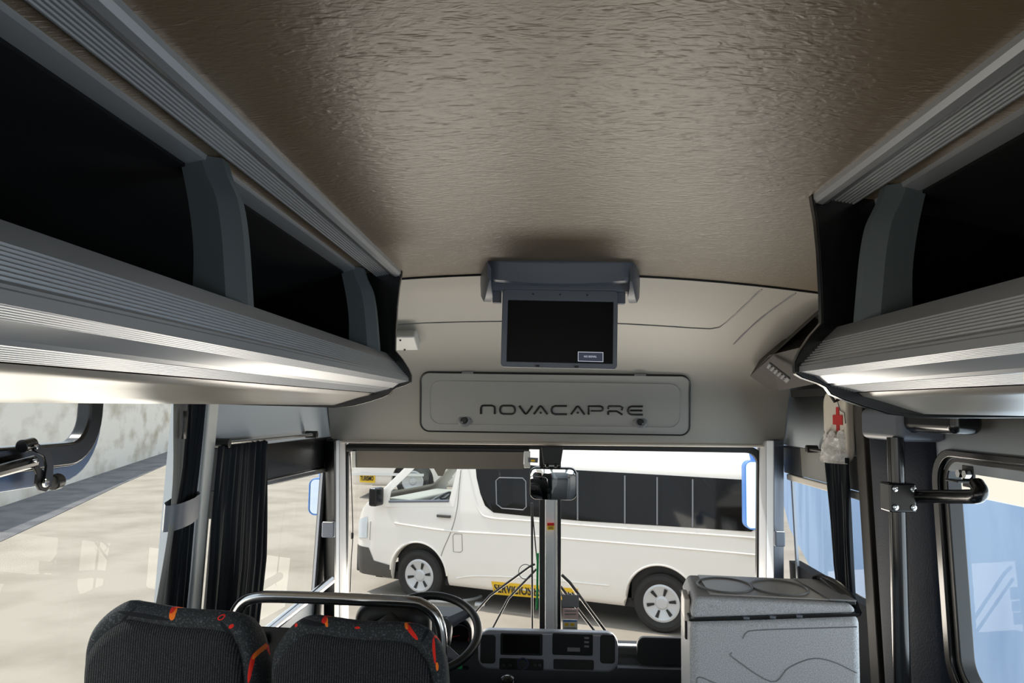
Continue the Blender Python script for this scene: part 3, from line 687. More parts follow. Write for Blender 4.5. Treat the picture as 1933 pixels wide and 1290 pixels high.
mb.build('lettering', M['ink'], hatch, smooth=40)
# small white box on the dome
bxc = dome_hit(772, 636)
bx = thing('speaker_box', bxc, 'small white plastic box screwed to the dome beside the left rack end', 'box')
q = [dome_hit(740, 624), dome_hit(786, 624), dome_hit(794, 650), dome_hit(740, 651)]
mb = MB(); mb.hexa([p + Vector((0, 0.01, 0.01)) for p in q], [p + Vector((0, -0.045, -0.03)) for p in q]); mb.build('case', M['white'], bx, bevel=0.008, seg=3)
for px, py in ((760, 630), (768, 648)):
    mb = MB(); mb.lathe([(0.004, 0), (0.004, 0.004)], dome_hit(px, py) + Vector((0, -0.045, -0.03)), (0, -0.8, -0.6), 10, True); mb.build('screw', M['black'], bx)

# ================================================================ PASSENGER SEATS
def seat(name, pts, Yb, label, marks_top, marks_side, slope):
    """back outline as photo pixels at depth Yb, left bottom -> over the top -> right bottom"""
    W = [atY(px, py, Yb) for px, py in pts]; cx = (W[0].x + W[-1].x) / 2
    root = thing('passenger_seat', (cx, Yb + 0.1, 0), label, 'seat', 'patterned passenger seats')
    org = Vector((cx, Yb + 0.1, 0))
    out = smooth_path(W, 5); zmin = 0.42; L = out[0].copy(); R = out[-1].copy()
    out = [Vector((L.x, Yb, zmin)), Vector((L.x, Yb, 0.7))] + out + [Vector((R.x, Yb, 0.7)), Vector((R.x, Yb, zmin))]
    n = len(out); c = Vector((cx, Yb, 0.85))
    def lay(sc, dy, dz=0.0, dx=0.0):
        r = []
        for p in out:
            v = p - c; r.append(Vector((c.x + dx + v.x * sc, Yb + dy + 0.16 * (p.z - 0.85) * 0.0, c.z + v.z * (1 - (1 - sc) * 0.55) + dz)))
        return r
    # the bolster: loops from the rear seam forward over the crown
    loops = [lay(0.86, 0.010, -0.03), lay(0.92, 0.001, -0.016), lay(0.965, 0.004, -0.006), lay(0.995, 0.018, -0.002), lay(1.0, 0.045, -0.009), lay(1.0, 0.085, -0.024), lay(0.985, 0.115, -0.04), lay(0.92, 0.135, -0.07), lay(0.75, 0.142, -0.11)]
    mb = MB(); vs = [p for l in loops for p in l]; fs = []
    for i in range(len(loops) - 1):
        for k in range(n - 1): fs.append((i * n + k, i * n + k + 1, (i + 1) * n + k + 1, (i + 1) * n + k))
    mb.add([p - org for p in vs], fs); last = loops[-1]
    mb.add([p - org for p in last] + [Vector((cx, Yb + 0.146, 0.8)) - org], [(k, k + 1, n) for k in range(n - 1)])
    fm = fabric('patterned_seat_cloth', (42, 45, 48), [(x - cx, z, a, b, t, cc) for (x, z, a, b, t, cc) in marks_top])
    br = mb.build('backrest', fm, root, local=True, smooth=70)
    # knitted rear panel
    rings = [lay(0.91, 0.006, -0.022, -0.010), lay(0.895, -0.003, -0.027, -0.010), lay(0.85, -0.009, -0.036, -0.010), lay(0.5, -0.014, -0.12), lay(0.05, -0.015, -0.22)]
    mb = MB(); vs = [p - org for l in rings for p in l]; fs = []
    for i in range(len(rings) - 1):
        for k in range(n - 1): fs.append((i * n + k, i * n + k + 1, (i + 1) * n + k + 1, (i + 1) * n + k))
    mb.add(vs, fs); mb.build('rear_panel', M['knit'], root, local=True, smooth=70)
    # cushion, frame and legs below
    mb = MB(); mb.box((0, 0.17, 0.44), (0.36, 0.30, 0.13)); mb.build('cushion', fm, root, local=True, bevel=0.035, seg=4)
    mb = MB(); mb.box((0, 0.17, 0.36), (0.34, 0.30, 0.03)); mb.build('frame', M['black'], root, local=True, bevel=0.006)
    for sx in (-0.15, 0.15):
        for sy in (0.05, 0.29):
            mb = MB(); mb.tube([(sx, sy, 0.35), (sx, sy, 0.0)], 0.016, 10); mb.build('leg', M['black'], root, local=True)
    return root
M['knit'] = fabric('knitted_seat_back', (25, 26, 28), [], True)
RED, ORA, NVY, GRY = (214, 44, 34), (236, 120, 40), (24, 27, 32), (104, 108, 110)
def mk(px, py, Yb, wpx, hpx_, t, c):
    p = atY(px, py, Yb); s = Yb / F; return (p.x, p.z - 0.006, wpx * s * 0.85, hpx_ * s * 0.85, t, c)
YB = 1.64
A = [mk(238, 1160, YB, 3, 30, -0.75, NVY), mk(270, 1158, YB, 60, 5, -0.12, NVY), mk(324, 1156, YB, 7, 12, 0.0, ORA), mk(321, 1148, YB, 5, 7, 0.1, RED), mk(416, 1162, YB, 8, 5, 0.4, RED), mk(416, 1162, YB, 5.5, 3, 0.4, (42, 45, 48)), mk(436, 1178, YB, 6, 4, 0.6, RED), mk(472, 1258, YB, 4, 30, -0.1, RED), mk(477, 1236, YB, 3, 8, -0.2, ORA), mk(428, 1186, YB, 5, 24, 0.7, NVY)]
seat('passenger_seat', [(155, 1330), (154, 1240), (163, 1198), (192, 1162), (232, 1137), (258, 1138), (330, 1150), (425, 1157), (458, 1172), (474, 1210), (480, 1260), (481, 1330)], YB, 'dark patterned seat beside the driver-side window, left of the pair', A, None, 0)
B = [mk(585, 1172, YB, 34, 5, -0.1, NVY), mk(615, 1172, YB, 3.5, 9, 0.35, ORA), mk(610, 1168, YB, 5, 6, 0.6, RED), mk(556, 1178, YB, 4, 3, 0, RED), mk(674, 1181, YB, 6, 2.5, 0, RED), mk(777, 1190, YB, 4.5, 20, 0.75, RED), mk(765, 1179, YB, 3, 7, 0.6, ORA), mk(802, 1195, YB, 4, 16, -0.5, NVY), mk(819, 1226, YB, 3, 26, 0.14, RED), mk(825, 1254, YB, 3, 9, 0.1, ORA)]
seat('passenger_seat', [(506, 1330), (508, 1250), (522, 1214), (550, 1180), (580, 1164), (610, 1166), (680, 1175), (760, 1178), (800, 1188), (826, 1220), (838, 1262), (841, 1330)], YB, 'dark patterned seat on the aisle side, behind the driver and steering wheel', B, None, 0)

# ================================================================ GRAB RAIL AND MODESTY PANEL
RY = 2.15
p0 = atY(441, 1185, RY); p1 = atY(836, 1230, RY)
pts = [(p0.x, RY, 0.0), (p0.x, RY, p0.z - 0.02)] + [atY(x, y, RY) for x, y in ((441, 1172), (447, 1153), (460, 1137), (480, 1129), (520, 1127), (640, 1131), (770, 1137), (797, 1143), (818, 1158), (829, 1180), (833, 1205))] + [(p1.x, RY, p1.z - 0.1), (p1.x, RY, 0.0)]
mb = MB(); mb.tube(pts[:2] + smooth_path(pts[2:13], 4) + pts[13:], 0.0165, 16)
rail = mb.build('grab_rail', M['chrome'], None, smooth=60); tag(rail, 'bent polished steel grab rail behind the driver, rising over the black panel', 'rail')
pa, pb = atY(452, 1187, RY), atY(700, 1196, RY)
pn = thing('modesty_panel', ((pa.x + p1.x) / 2, RY + 0.02, 0), 'black partition panel under the steel rail, seen between the two seats', 'panel')
mb = MB(); mb.prism([(pa.x - 0.0, RY + 0.02, 0.02), (p1.x - 0.02, RY + 0.02, 0.02), (p1.x - 0.02, RY + 0.02, pa.z - 0.01), (p0.x + 0.02, RY + 0.02, pa.z)], (0, 0.012, 0)); mb.build('board', M['black'], pn, bevel=0.004)
q = atY(486, 1210, RY); mb = MB(); mb.box(q + Vector((0, 0.008, 0)), (0.045, 0.012, 0.034)); br = mb.build('bracket', M['gloss_black'], pn, bevel=0.006)
mb = MB(); mb.lathe([(0, 0.004), (0.005, 0.004), (0.006, 0)], q + Vector((0, 0.002, 0)), (0, -1, 0), 12); mb.build('screw', M['chrome'], br)
# diagonal bar across the driver's window
da, db = atY(500, 1197, 2.66), atY(625, 1096, 3.36)
mb = MB(); mb.tube([da - (db - da) * 0.5, da, db], 0.017, 14); tag(mb.build('diagonal_grab_bar', M['chrome'], None), 'straight polished bar slanting across the lower driver-side window', 'bar')

# ================================================================ DRIVER'S PLACE
DY = 2.48
c = atY(733, 1146, DY)
ds = thing('driver_seat', (c.x, DY, 0), 'black driver seat with a rounded shiny top in front of the steel rail', 'seat')
def sup(u, v, w, d, z0, z1, cx, cy, p=0.55):
    """rounded pad: u round, v up, narrowing and curling in at the crown"""
    a = 2 * math.pi * u; t = v; k = (1 - max(0, (t - 0.62) / 0.38) ** 2.4) ** 0.5 if t < 1 else 0.0
    k = max(k, 0.02); ca, sa = math.cos(a), math.sin(a)
    return Vector((cx + w / 2 * k * math.copysign(abs(ca) ** p, ca), cy + d / 2 * max(k, 0.25) * math.copysign(abs(sa) ** p, sa), z0 + (z1 - z0) * t))
mb = MB(); mb.grid(lambda u, v: sup(u, v, 0.31, 0.12, 0.02, c.z - 0.03, c.x, DY + 0.06), 32, 24); mb.build('backrest', M['gloss_black'], ds, smooth=70)
mb = MB(); mb.grid(lambda u, v: sup(u, v, 0.25, 0.11, c.z - 0.17, c.z + 0.004, c.x, DY + 0.10, 0.7), 32, 20); mb.build('headrest', M['rubber'], ds, smooth=70)
mb = MB(); mb.box((c.x, DY + 0.28, 0.14), (0.44, 0.40, 0.14)); mb.build('cushion', M['rubber'], ds, bevel=0.04, seg=4)
mb = MB(); mb.box((c.x, DY + 0.28, 0.035), (0.34, 0.36, 0.07)); mb.build('pedestal', M['black'], ds, bevel=0.01)
# steering wheel
wc = atY(801, 1194, 2.88); tilt = math.radians(27); nW = Vector((0, -math.sin(tilt), math.cos(tilt))); uW = Vector((1, 0, 0)); vW = Vector((0, math.cos(tilt), math.sin(tilt)))
sw = thing('steering_wheel', wc, 'black four-spoke steering wheel rising behind the aisle-side seat', 'steering wheel')
WR = 0.197
def wp(x, y, z=0.0): return wc + uW * x + vW * y + nW * z
mb = MB(); mb.tube([wp(WR * math.cos(2 * math.pi * k / 56), WR * math.sin(2 * math.pi * k / 56)) for k in range(56)], 0.0155, 12, closed=True); mb.build('rim', M['rubber'], sw, smooth=80)
mb = MB(); hb = rrect(-0.10, 0.10, -0.075, 0.075, 0.05, 6); mb.prism([wp(x, y, -0.035) for x, y in hb], nW * 0.05); mb.build('hub_pad', M['dashgrey'], sw, bevel=0.014, seg=3)
for a in (38, 142, 222, 318):
    ca, sa = math.cos(math.radians(a)), math.sin(math.radians(a)); t = Vector((-sa, ca))
    q = []
    for rr_, ww in ((0.075, 0.024), (0.190, 0.015)): q.append([wp(ca * rr_ + t.x * s * ww, sa * rr_ + t.y * s * ww, zz) for s, zz in ((-1, -0.022), (1, -0.022), (1, 0.0), (-1, 0.0))])
    mb = MB(); mb.hexa(q[0], q[1]); mb.build('spoke', M['grey_frame'], sw, bevel=0.006)
mb = MB(); mb.tube([wp(0, 0, -0.03), wp(0, 0.02, -0.26)], 0.035, 14); mb.build('column', M['black'], sw)
# dashboard
dash = thing('dashboard', (0.06, 3.3, 0.0), 'black bus dashboard with a rounded silver centre panel below the windscreen', 'dashboard')
prof = [(3.585, Z(-1.06)), (3.45, Z(-1.025)), (3.28, Z(-.975)), (3.20, Z(-.955)), (3.165, Z(-.985)), (3.15, Z(-1.05)), (3.17, Z(-1.18)), (3.26, Z(-1.30)), (3.30, 0.0), (3.585, 0.0)]
mb = MB(); mb.prism([(-0.95, y, z) for y, z in prof], (2.02, 0, 0)); mb.build('body', M['dashgrey'], dash, bevel=0.012, seg=3)
def fp(px, py, Y=3.045): return atY(px, py, Y)
def fr_panel(px0, py0, px1, py1, Y, depth, r, m, name, par, bevel=0.004):
    a, b = fp(px0, py0, Y), fp(px1, py1, Y); mb = MB(); mb.prism([(x, Y, z) for x, z in rrect(a.x, b.x, b.z, a.z, r, 6)], (0, depth, 0)); return mb.build(name, m, par, bevel=bevel)
ct = fr_panel(903, 1190, 1167, 1272, 3.05, 0.05, 0.045, M['silver'], 'centre_panel', dash, 0.012)
scn = fr_panel(945, 1196, 1024, 1239, 3.047, 0.02, 0.006, M['gloss_black'], 'navigation_screen', ct, 0.002)
fr_panel(950, 1199, 1019, 1235, 3.045, 0.004, 0.003, M['screen'], 'glass', scn, 0.0)
clm = fr_panel(943, 1243, 1026, 1267, 3.047, 0.02, 0.006, M['gloss_black'], 'climate_panel', ct, 0.002)
radio = fr_panel(1043, 1196, 1119, 1239, 3.047, 0.02, 0.006, M['gloss_black'], 'radio', ct, 0.002)
fr_panel(1071, 1223, 1095, 1231, 3.045, 0.004, 0.001, M['midgrey'], 'display', radio, 0.0)
for py in (1203, 1211, 1219): fr_panel(1103, py, 1112, py + 4, 3.045, 0.004, 0.001, M['midgrey'], 'button', radio, 0.0)
slot = fr_panel(1045, 1245, 1121, 1266, 3.047, 0.02, 0.006, M['black'], 'storage_slot', ct, 0.002)
fr_panel(907, 1199, 935, 1254, 3.047, 0.02, 0.012, M['black'], 'air_vent', ct, 0.003); fr_panel(1133, 1199, 1161, 1254, 3.047, 0.02, 0.012, M['black'], 'air_vent', ct, 0.003)
kp = fp(987, 1253, 3.047); mb = MB(); mb.lathe([(0.019, 0), (0.017, 0.012), (0.0, 0.013)], kp, (0, -1, 0), 24); kn = mb.build('knob', M['black'], clm)
mb = MB(); mb.lathe([(0.022, 0.0), (0.022, 0.003), (0.019, 0.003)], kp, (0, -1, 0), 24); mb.build('dial_ring', mat('blue_red_scale', (52, 66, 110), 0.5), clm)
for px in (951, 963, 1010, 1019): p = fp(px, 1256, 3.046); mb = MB(); mb.box(p, (0.012, 0.006, 0.009)); mb.build('button', M['dashgrey'], clm)
# instrument hood and dials behind the wheel
a, b = atY(745, 1152, 3.22), atY(893, 1240, 3.22)
mb = MB(); mb.ring([(x, 3.14, z) for x, z in rrect(a.x, b.x, b.z, a.z, 0.06, 6)], [(x, 3.14, z) for x, z in rrect(a.x + 0.012, b.x - 0.012, b.z + 0.01, a.z - 0.014, 0.05, 6)], (0, 0.16, 0)); hd_ = mb.build('instrument_hood', M['black'], dash, bevel=0.006)
mb = MB(); mb.prism([(x, 3.235, z) for x, z in rrect(a.x + 0.01, b.x - 0.01, b.z + 0.008, a.z - 0.012, 0.05, 6)], (0, 0.01, 0)); ip = mb.build('instrument_panel', M['gloss_black'], dash)
for px, py in ((868, 1200), (806, 1200)):
    p = atY(px, py, 3.232); mb = MB(); mb.tube([p + Vector((0.042 * math.cos(t), 0, 0.042 * math.sin(t))) for t in [math.radians(210 - 8 * k) for k in range(31)]], 0.0014, 6); mb.build('dial', M['midgrey'], ip)
    mb = MB(); mb.tube([p + Vector((0.040 * math.cos(t), -0.001, 0.040 * math.sin(t))) for t in [math.radians(20 - 8 * k) for k in range(7)]], 0.003, 6); mb.build('red_zone', M['red'], ip)
    mb = MB(); mb.tube([p, p + Vector((-0.034, -0.002, -0.008))], 0.0014, 6); mb.build('needle', M['red'], ip)
for px, py in ((868, 1260), (880, 1261)):
    p = atY(px, py, 3.15); mb = MB(); mb.box(p, (0.02, 0.012, 0.012)); mb.build('switch', M['green'] if px == 868 else M['gloss_black'], dash, bevel=0.002)
# passenger-side tray
tr = fr_panel(1203, 1204, 1420, 1262, 3.135, 0.03, 0.03, M['black'], 'tray', dash, 0.006)
fr_panel(1166, 1262, 1420, 1267, 3.125, 0.05, 0.005, M['silver'], 'tray_lip', dash, 0.003)
# gear lever
g = atY(958, 1286, 2.75); gl = thing('gear_lever', (g.x, 2.75, 0.0), 'gear lever with a bright ring on its knob below the dashboard centre', 'gear lever')
mb = MB(); mb.tube([(g.x, 2.80, 0.0), (g.x, 2.77, g.z - 0.12), (g.x, 2.75, g.z - 0.03)], 0.011, 10); mb.build('stick', M['black'], gl)
mb = MB(); mb.lathe([(0.0, -0.035), (0.016, -0.03), (0.024, -0.005), (0.022, 0.010), (0.012, 0.018), (0.0, 0.019)], g, (0, -0.3, 0.95), 20); mb.build('knob', M['gloss_black'], gl)
mb = MB(); mb.tube([g + Vector((0.019 * math.cos(t), -0.008 + 0.006 * math.sin(t), 0.016 * math.sin(t))) for t in [2 * math.pi * k / 24 for k in range(24)]], 0.004, 8, closed=True); mb.build('ring', M['chrome'], gl)

# ================================================================ GREY COOL BOX
f0 = atY(1303, 1290, 1.90); CW, CD = 0.388, 0.31; rzc = math.radians(-6)
cool = thing('cool_box', (f0.x, 1.90, 0), 'large speckled grey cool box with a lid, standing beside the door pillar', 'cool box', rz=rzc)
zt_ = Z(-0.448)
rx = lambda x: x
mb = MB(); mb.hexa([(0.0, 0, 0.05), (CW, 0, 0.05), (CW, CD, 0.05), (0.0, CD, 0.05)], [(0, 0, zt_ - 0.058), (CW, 0, zt_ - 0.026), (CW, CD, zt_ - 0.03), (0, CD, zt_ - 0.05)])
mb.build('body', M['cooler'], cool, local=True, bevel=0.02, seg=3)
mb = MB(); mb.hexa([(0.002, 0, zt_ - 0.052), (CW - 0.006, 0, zt_ - 0.020), (CW - 0.006, CD, zt_ - 0.03), (0.002, CD, zt_ - 0.05)], [(0.012, 0.006, zt_ + 0.0), (CW - 0.018, 0.012, zt_ - 0.002), (CW - 0.03, CD - 0.005, zt_ - 0.012), (0.02, CD - 0.005, zt_ - 0.012)])
lid = mb.build('lid', M['cooler'], cool, local=True, bevel=0.016, seg=3)
topz = lambda y: zt_ + 0.0015 - 0.012 * (y / CD)
mb = MB(); mb.add([(0.05, 0.03, topz(0.03)), (0.385, 0.03, topz(.03)), (0.36, CD - 0.02, topz(CD - .02)), (0.045, CD - 0.02, topz(CD - .02))], [(0, 1, 2, 3)]); ltop = mb.build('lid_top', M['cooler_top'], lid, local=True, smooth=0, solid=0.003)
for cx_, cy_ in ((0.10, 0.15), (0.235, 0.15)):
    mb = MB(); mb.tube([(cx_ + 0.068 * math.cos(t), cy_ + 0.10 * math.sin(t), topz(cy_ + 0.10 * math.sin(t)) + 0.002) for t in [2 * math.pi * k / 48 for k in range(48)]], 0.003, 6, closed=True); mb.build('cup_ring', M['midgrey'], lid, local=True)
mb = MB(); mb.prism([(0.325, 0.02, topz(.02) + 0.001), (0.385, 0.02, topz(.02) + 0.001), (0.36, CD - 0.02, topz(CD) + 0.001), (0.30, CD - 0.02, topz(CD) + 0.001)], (0, 0, 0.003)); mb.build('light_band', M['midgrey'], lid, local=True, smooth=0)
mb = MB(); mb.tube([(0.0, -0.002, zt_ - 0.055), (0.13, -0.003, zt_ - 0.045), (CW - 0.004, -0.002, zt_ - 0.023)], 0.0035, 6); mb.tube([(0.0, -0.002, zt_ - 0.055), (-0.001, CD * 0.9, zt_ - 0.05)], 0.003, 6); mb.build('seam', M['black'], cool, local=True)
for xx in (0.13, 0.19, 0.25): mb = MB(); mb.box((xx, -0.003, zt_ - 0.054 + xx * 0.085), (0.014, 0.008, 0.006)); mb.build('clip', M['grey_frame'], cool, local=True, bevel=0.001)
mb = MB(); mb.box((-0.002, 0.10, zt_ - 0.045), (0.014, 0.10, 0.055)); mb.build('latch', M['cream'], cool, local=True, bevel=0.004)
mb = MB(); mb.box((-0.001, 0.14, zt_ - 0.10), (0.010, 0.12, 0.05)); mb.build('grip_recess', M['black'], cool, local=True, bevel=0.004)
cz_ = lambda py: Z(-(py - 768) / F * 1.9); cxx = lambda px: (px - 1303) / F * 1.9
for path in ([(1318, 1300), (1315, 1254), (1345, 1260), (1372, 1266), (1395, 1278), (1425, 1300)], [(1376, 1205), (1380, 1215), (1445, 1252), (1475, 1226), (1515, 1208), (1550, 1211), (1590, 1228)], [(1396, 1180), (1402, 1170), (1420, 1164), (1520, 1155), (1592, 1149)]):
    mb = MB(); mb.tube(smooth_path([Vector((cxx(x), -0.0005, cz_(y))) for x, y in path], 5), 0.0014, 6); mb.build('moulded_line', M['midgrey'], cool, local=True)
mb = MB(); mb.tube(smooth_path([Vector(p) for p in ((CW - 0.03, CD - 0.0, zt_ - 0.012), (CW - 0.012, CD - 0.02, zt_ - 0.004), (CW + 0.004, CD - 0.10, zt_ - 0.004), (CW + 0.008, 0.10, zt_ - 0.014), (CW + 0.0, 0.03, zt_ - 0.026))], 5), 0.011, 8); mb.build('handle', M['gloss_black'], cool, local=True)
mb = MB(); mb.box((CW - 0.012, CD * 0.5, zt_ - 0.004), (0.022, CD * 0.8, 0.012)); mb.build('hinge', M['black'], cool, local=True, bevel=0.003)
for sx in (0.05, CW - 0.05):
    for sy in (0.05, CD - 0.05): mb = MB(); mb.lathe([(0.02, 0), (0.02, 0.055)], (sx, sy, 0), (0, 0, 1), 14, True); mb.build('foot', M['black'], cool, local=True)

# ================================================================ FIRST-AID POUCH
X1 = 1.058
kc = atX(1590, 800, X1)
kit = thing('first_aid_pouch', kc, 'white first-aid pouch with a red cross hanging on the wall by the door pillar', 'pouch')
mb = MB(); rr = rrect(2.68, 2.90, Z(-0.178), Z(0.07), 0.05, 6); mb.prism([(1.042, y, z) for y, z in rr], (0.03, 0, 0)); mb.build('back_flap', M['cream'], kit, bevel=0.01, seg=3)
mb = MB()
def bag(u, v):
    y = 2.69 + 0.195 * u; z = Z(-0.182 + 0.105 * v); b = math.sin(math.pi * min(1, max(0, u))) ** 0.5 * (0.052 - 0.03 * v)
    return Vector((1.046 - b + 0.003 * math.sin(17 * u + 9 * v) + 0.002 * math.sin(31 * v - 12 * u), y + 0.006 * math.sin(14 * v), z + (0.010 * math.sin(20 * u) if v > 0.9 else 0)))
mb.grid(bag, 20, 12); mb.build('plastic_bag', M['fog'], kit, smooth=50)
mb = MB(); _c = atX(1581, 792, 1.04); cy_, czz = _c.y, _c.z
mb.box((1.0415, cy_, czz), (0.004, 0.026, 0.085)); mb.box((1.041, cy_, czz - 0.002), (0.004, 0.085, 0.034)); mb.build('red_cross', M['red'], kit, smooth=0)
hk = MB(); hp0 = atX(1583, 748, 1.045); hk.tube([hp0 + Vector((0.01, 0.05, 0.004)), hp0 + Vector((-0.02, 0.02, 0.002)), hp0 + Vector((-0.03, -0.01, 0)), hp0 + Vector((-0.02, -0.015, -0.02)), hp0 + Vector((-0.005, -0.012, -0.012))], 0.006, 8)
hk.build('hook', M['black'], kit)
hk = MB(); hk.tube([hp0 + Vector((-0.01, -0.012, -0.015)), atX(1586, 775, 1.039), atX(1594, 780, 1.039), atX(1596, 800, 1.039)], 0.0016, 6); hk.build('string', M['grey_frame'], kit)

# ================================================================ CURTAINS
def curtain(fn_y0, fn_y1, side, z0, z1, folds, amp, inset, nz=20, nu=64, ph=0.0):
    mb = MB()
    def f(u, v):
        z = z0 + (z1 - z0) * v; a, b = fn_y0(v), fn_y1(v); y = a + (b - a) * u
        d = amp * (0.6 + 0.4 * math.sin(3 * v + u * 5)) * math.sin(2 * math.pi * folds * u + ph + 0.5 * math.sin(4 * v)) + 0.3 * amp * math.sin(2 * math.pi * folds * 2.3 * u)
        return wallpt(side, y, z, inset + d) 
    mb.grid(f, nu, nz); return mb
def lerp_tab(tab):
    def f(v):
        for (a, p), (b, q) in zip(tab, tab[1:]):
            if a <= v <= b: return p + (q - p) * (v - a) / (b - a)
        return tab[-1][1] if v > tab[-1][0] else tab[0][1]
    return f
c1 = curtain(lerp_tab([(0, 2.335), (0.75, 2.335), (1, 2.35)]), lerp_tab([(0, 2.74), (0.5, 2.765), (0.85, 2.73), (1, 2.71)]), -1, 0.62, Z(-0.135), 8, 0.014, 0.045)
o = c1.build('side_curtain', M['curtain'], None, smooth=80, solid=0.003); tag(o, 'pleated black curtain hanging from the thin rod at the driver-side window', 'curtain')
ra, rb_ = wallpt(-1, 2.40, Z(-0.128), 0.045), wallpt(-1, 3.17, Z(-0.128), 0.045)
rod = thing('curtain_rod', (ra + rb_) / 2, 'thin dark curtain rod above the driver-side window', 'curtain rod', 'curtain rods')
mb = MB(); mb.tube([ra, rb_], 0.006, 8); mb.build('rod', M['chrome'], rod)
for p in (ra, rb_):
    mb = MB(); mb.lathe([(0.015, 0), (0.015, 0.05)], p + Vector((0.012, 0, 0)), (-1, 0, 0), 14, True); mb.build('holder', M['black'], rod, bevel=0.003)
c2 = curtain(lerp_tab([(0, 2.72), (1, 2.69)]), lerp_tab([(0, 2.86), (0.2, 2.88), (1, 2.885)]), 1, 0.93, Z(-0.16), 6, 0.012, 0.045)
o = c2.build('side_curtain', M['curtain'], None, smooth=80, solid=0.003); tag(o, 'black curtain gathered narrower at its foot, below the first-aid pouch', 'curtain')
ra, rb_ = wallpt(1, 2.70, Z(-0.150), 0.045), wallpt(1, 3.06, Z(-0.150), 0.045)
rod = thing('curtain_rod', (ra + rb_) / 2, 'short dark curtain rod beside the first-aid pouch', 'curtain rod', 'curtain rods')
mb = MB(); mb.tube([ra, rb_], 0.006, 8); mb.build('rod', M['black'], rod)
mb = MB(); mb.lathe([(0.015, 0), (0.015, 0.045)], rb_ - Vector((0.012, 0, 0)), (1, 0, 0), 14, True); mb.build('holder', M['black'], rod, bevel=0.003)
# tied curtain at the passenger window: grey lining and black pleats under one tie band
tz0, tz1 = 0.86, Z(-0.0)
tL = lerp_tab([(0, 1.985), (0.55, 2.055), (0.72, 2.06), (0.8, 2.055), (1, 2.035)]); tM = lerp_tab([(0, 2.09), (0.55, 2.10), (0.75, 2.13), (1, 2.125)]); tR = lerp_tab([(0, 2.215), (0.3, 2.215), (0.62, 2.205), (0.8, 2.215), (1, 2.225)])
tied = thing('tied_curtain', wallpt(-1, 2.13, 1.2, 0.04), 'dark curtain with grey lining tied by a band beside the passenger window pillar', 'curtain')
curtain(tM, tR, -1, tz0, tz1, 5, 0.012, 0.04, ph=1.0).build('black_pleats', M['curtain'], tied, smooth=80, solid=0.003)
curtain(tL, tM, -1, tz0, tz1, 0.8, 0.014, 0.045).build('grey_lining', M['curtain_grey'], tied, smooth=80, solid=0.003)
mb = MB()
def band(u, v):
    a = 2 * math.pi * u; y = 2.133 + 0.084 * math.cos(a) + 0.004 * math.sin(9 * a); z = Z(-0.338 + 0.070 * v + 0.010 * math.cos(a)); return wallpt(-1, y, z, 0.045 + 0.03 * math.sin(a))
mb.grid(band, 32, 4); mb.build('tie_band', M['grey_frame'], tied, smooth=80)
mb = MB(); mb.grid(lambda u, v: wallpt(-1, 2.043 + 0.022 * u, Z(-0.10 + 0.075 * v), 0.068 + 0.002 * u), 2, 4); mb.build('fastener_strip', M['black'], tied, solid=0.003)

# ================================================================ DOOR POLE, ARM, MECHANISM COVER
PX = atY(1695, 1000, 2.13).x
pole = thing('door_pole', (PX, 2.13, 0), 'glossy black door pole with a screwed clamp and a curved arm to the door', 'pole')
mb = MB(); mb.tube([(PX, 2.13, 0.0), (PX, 2.13, Z(-0.07))], 0.0215, 24); mb.build('tube', M['gloss_black'], pole)
pc_ = atY(1695, 938, 2.13)
mb = MB(); mb.box((PX, 2.125, pc_.z), (0.070, 0.06, 0.076)); cl = mb.build('clamp', M['gloss_black'], pole, bevel=0.005)
for sx in (-0.021, 0.026):
    for sz in (-0.024, 0.024):
        mb = MB(); mb.lathe([(0, 0.004), (0.003, 0.005), (0.0075, 0.004), (0.008, 0)], (PX + sx, 2.095, pc_.z + sz), (0, -1, 0), 14); mb.build('screw', M['chrome'], cl)
ap = [atY(1716, 938, 2.125), atY(1742, 938, 2.09), atY(1790, 938, 2.0), atY(1826, 938, 1.92), atY(1845, 937, 1.875), atY(1851, 928, 1.872), atY(1844, 915, 1.90)]
mb = MB(); mb.tube(smooth_path(ap, 6), 0.0175, 16); mb.build('arm', M['gloss_black'], pole, smooth=80)
bp_ = atX(1829, 900, 1.088); mb = MB(); mb.box(bp_, (0.008, 0.05, 0.055)); mb.box(bp_ + Vector((-0.02, 0.01, -0.012)), (0.04, 0.06, 0.006)); bk = mb.build('bracket', M['black'], pole, bevel=0.002)
for dy in (-0.014, 0.016):
    mb = MB(); mb.lathe([(0, 0.014), (0.011, 0.014), (0.011, 0.0)], bp_ + Vector((-0.006, dy, 0.006)), (-1, 0, 0), 6); mb.build('bolt', M['chrome'], bk, smooth=0)
cov = thing('door_mechanism_cover', (1.02, 2.1, Z(-0.03)), 'black door mechanism cover with a red lens under the end of the rack', 'cover')
mb = MB(); mb.box((1.022, 2.235, Z(-0.036)), (0.13, 0.25, 0.09)); cb = mb.build('motor_box', M['grey_frame'], cov, bevel=0.02, seg=4)
mb = MB(); mb.box((1.012, 2.0, Z(-0.022)), (0.08, 0.26, 0.062)); mb.build('long_cover', M['gloss_black'], cov, bevel=0.022, seg=4)
p = atY(1698, 795, 2.108); mb = MB(); mb.lathe([(0, 0.003), (0.018, 0.003), (0.022, -0.004)], Vector((1.0, 2.108, Z(-0.036))), (0, -1, 0), 20); ln = mb.build('lens_recess', M['black'], cov)
mb = MB(); mb.lathe([(0, 0.004), (0.006, 0.003), (0.008, 0)], Vector((1.004, 2.105, Z(-0.030))), (0, -1, 0), 14); mb.build('red_lens', M['orange_led'], ln)

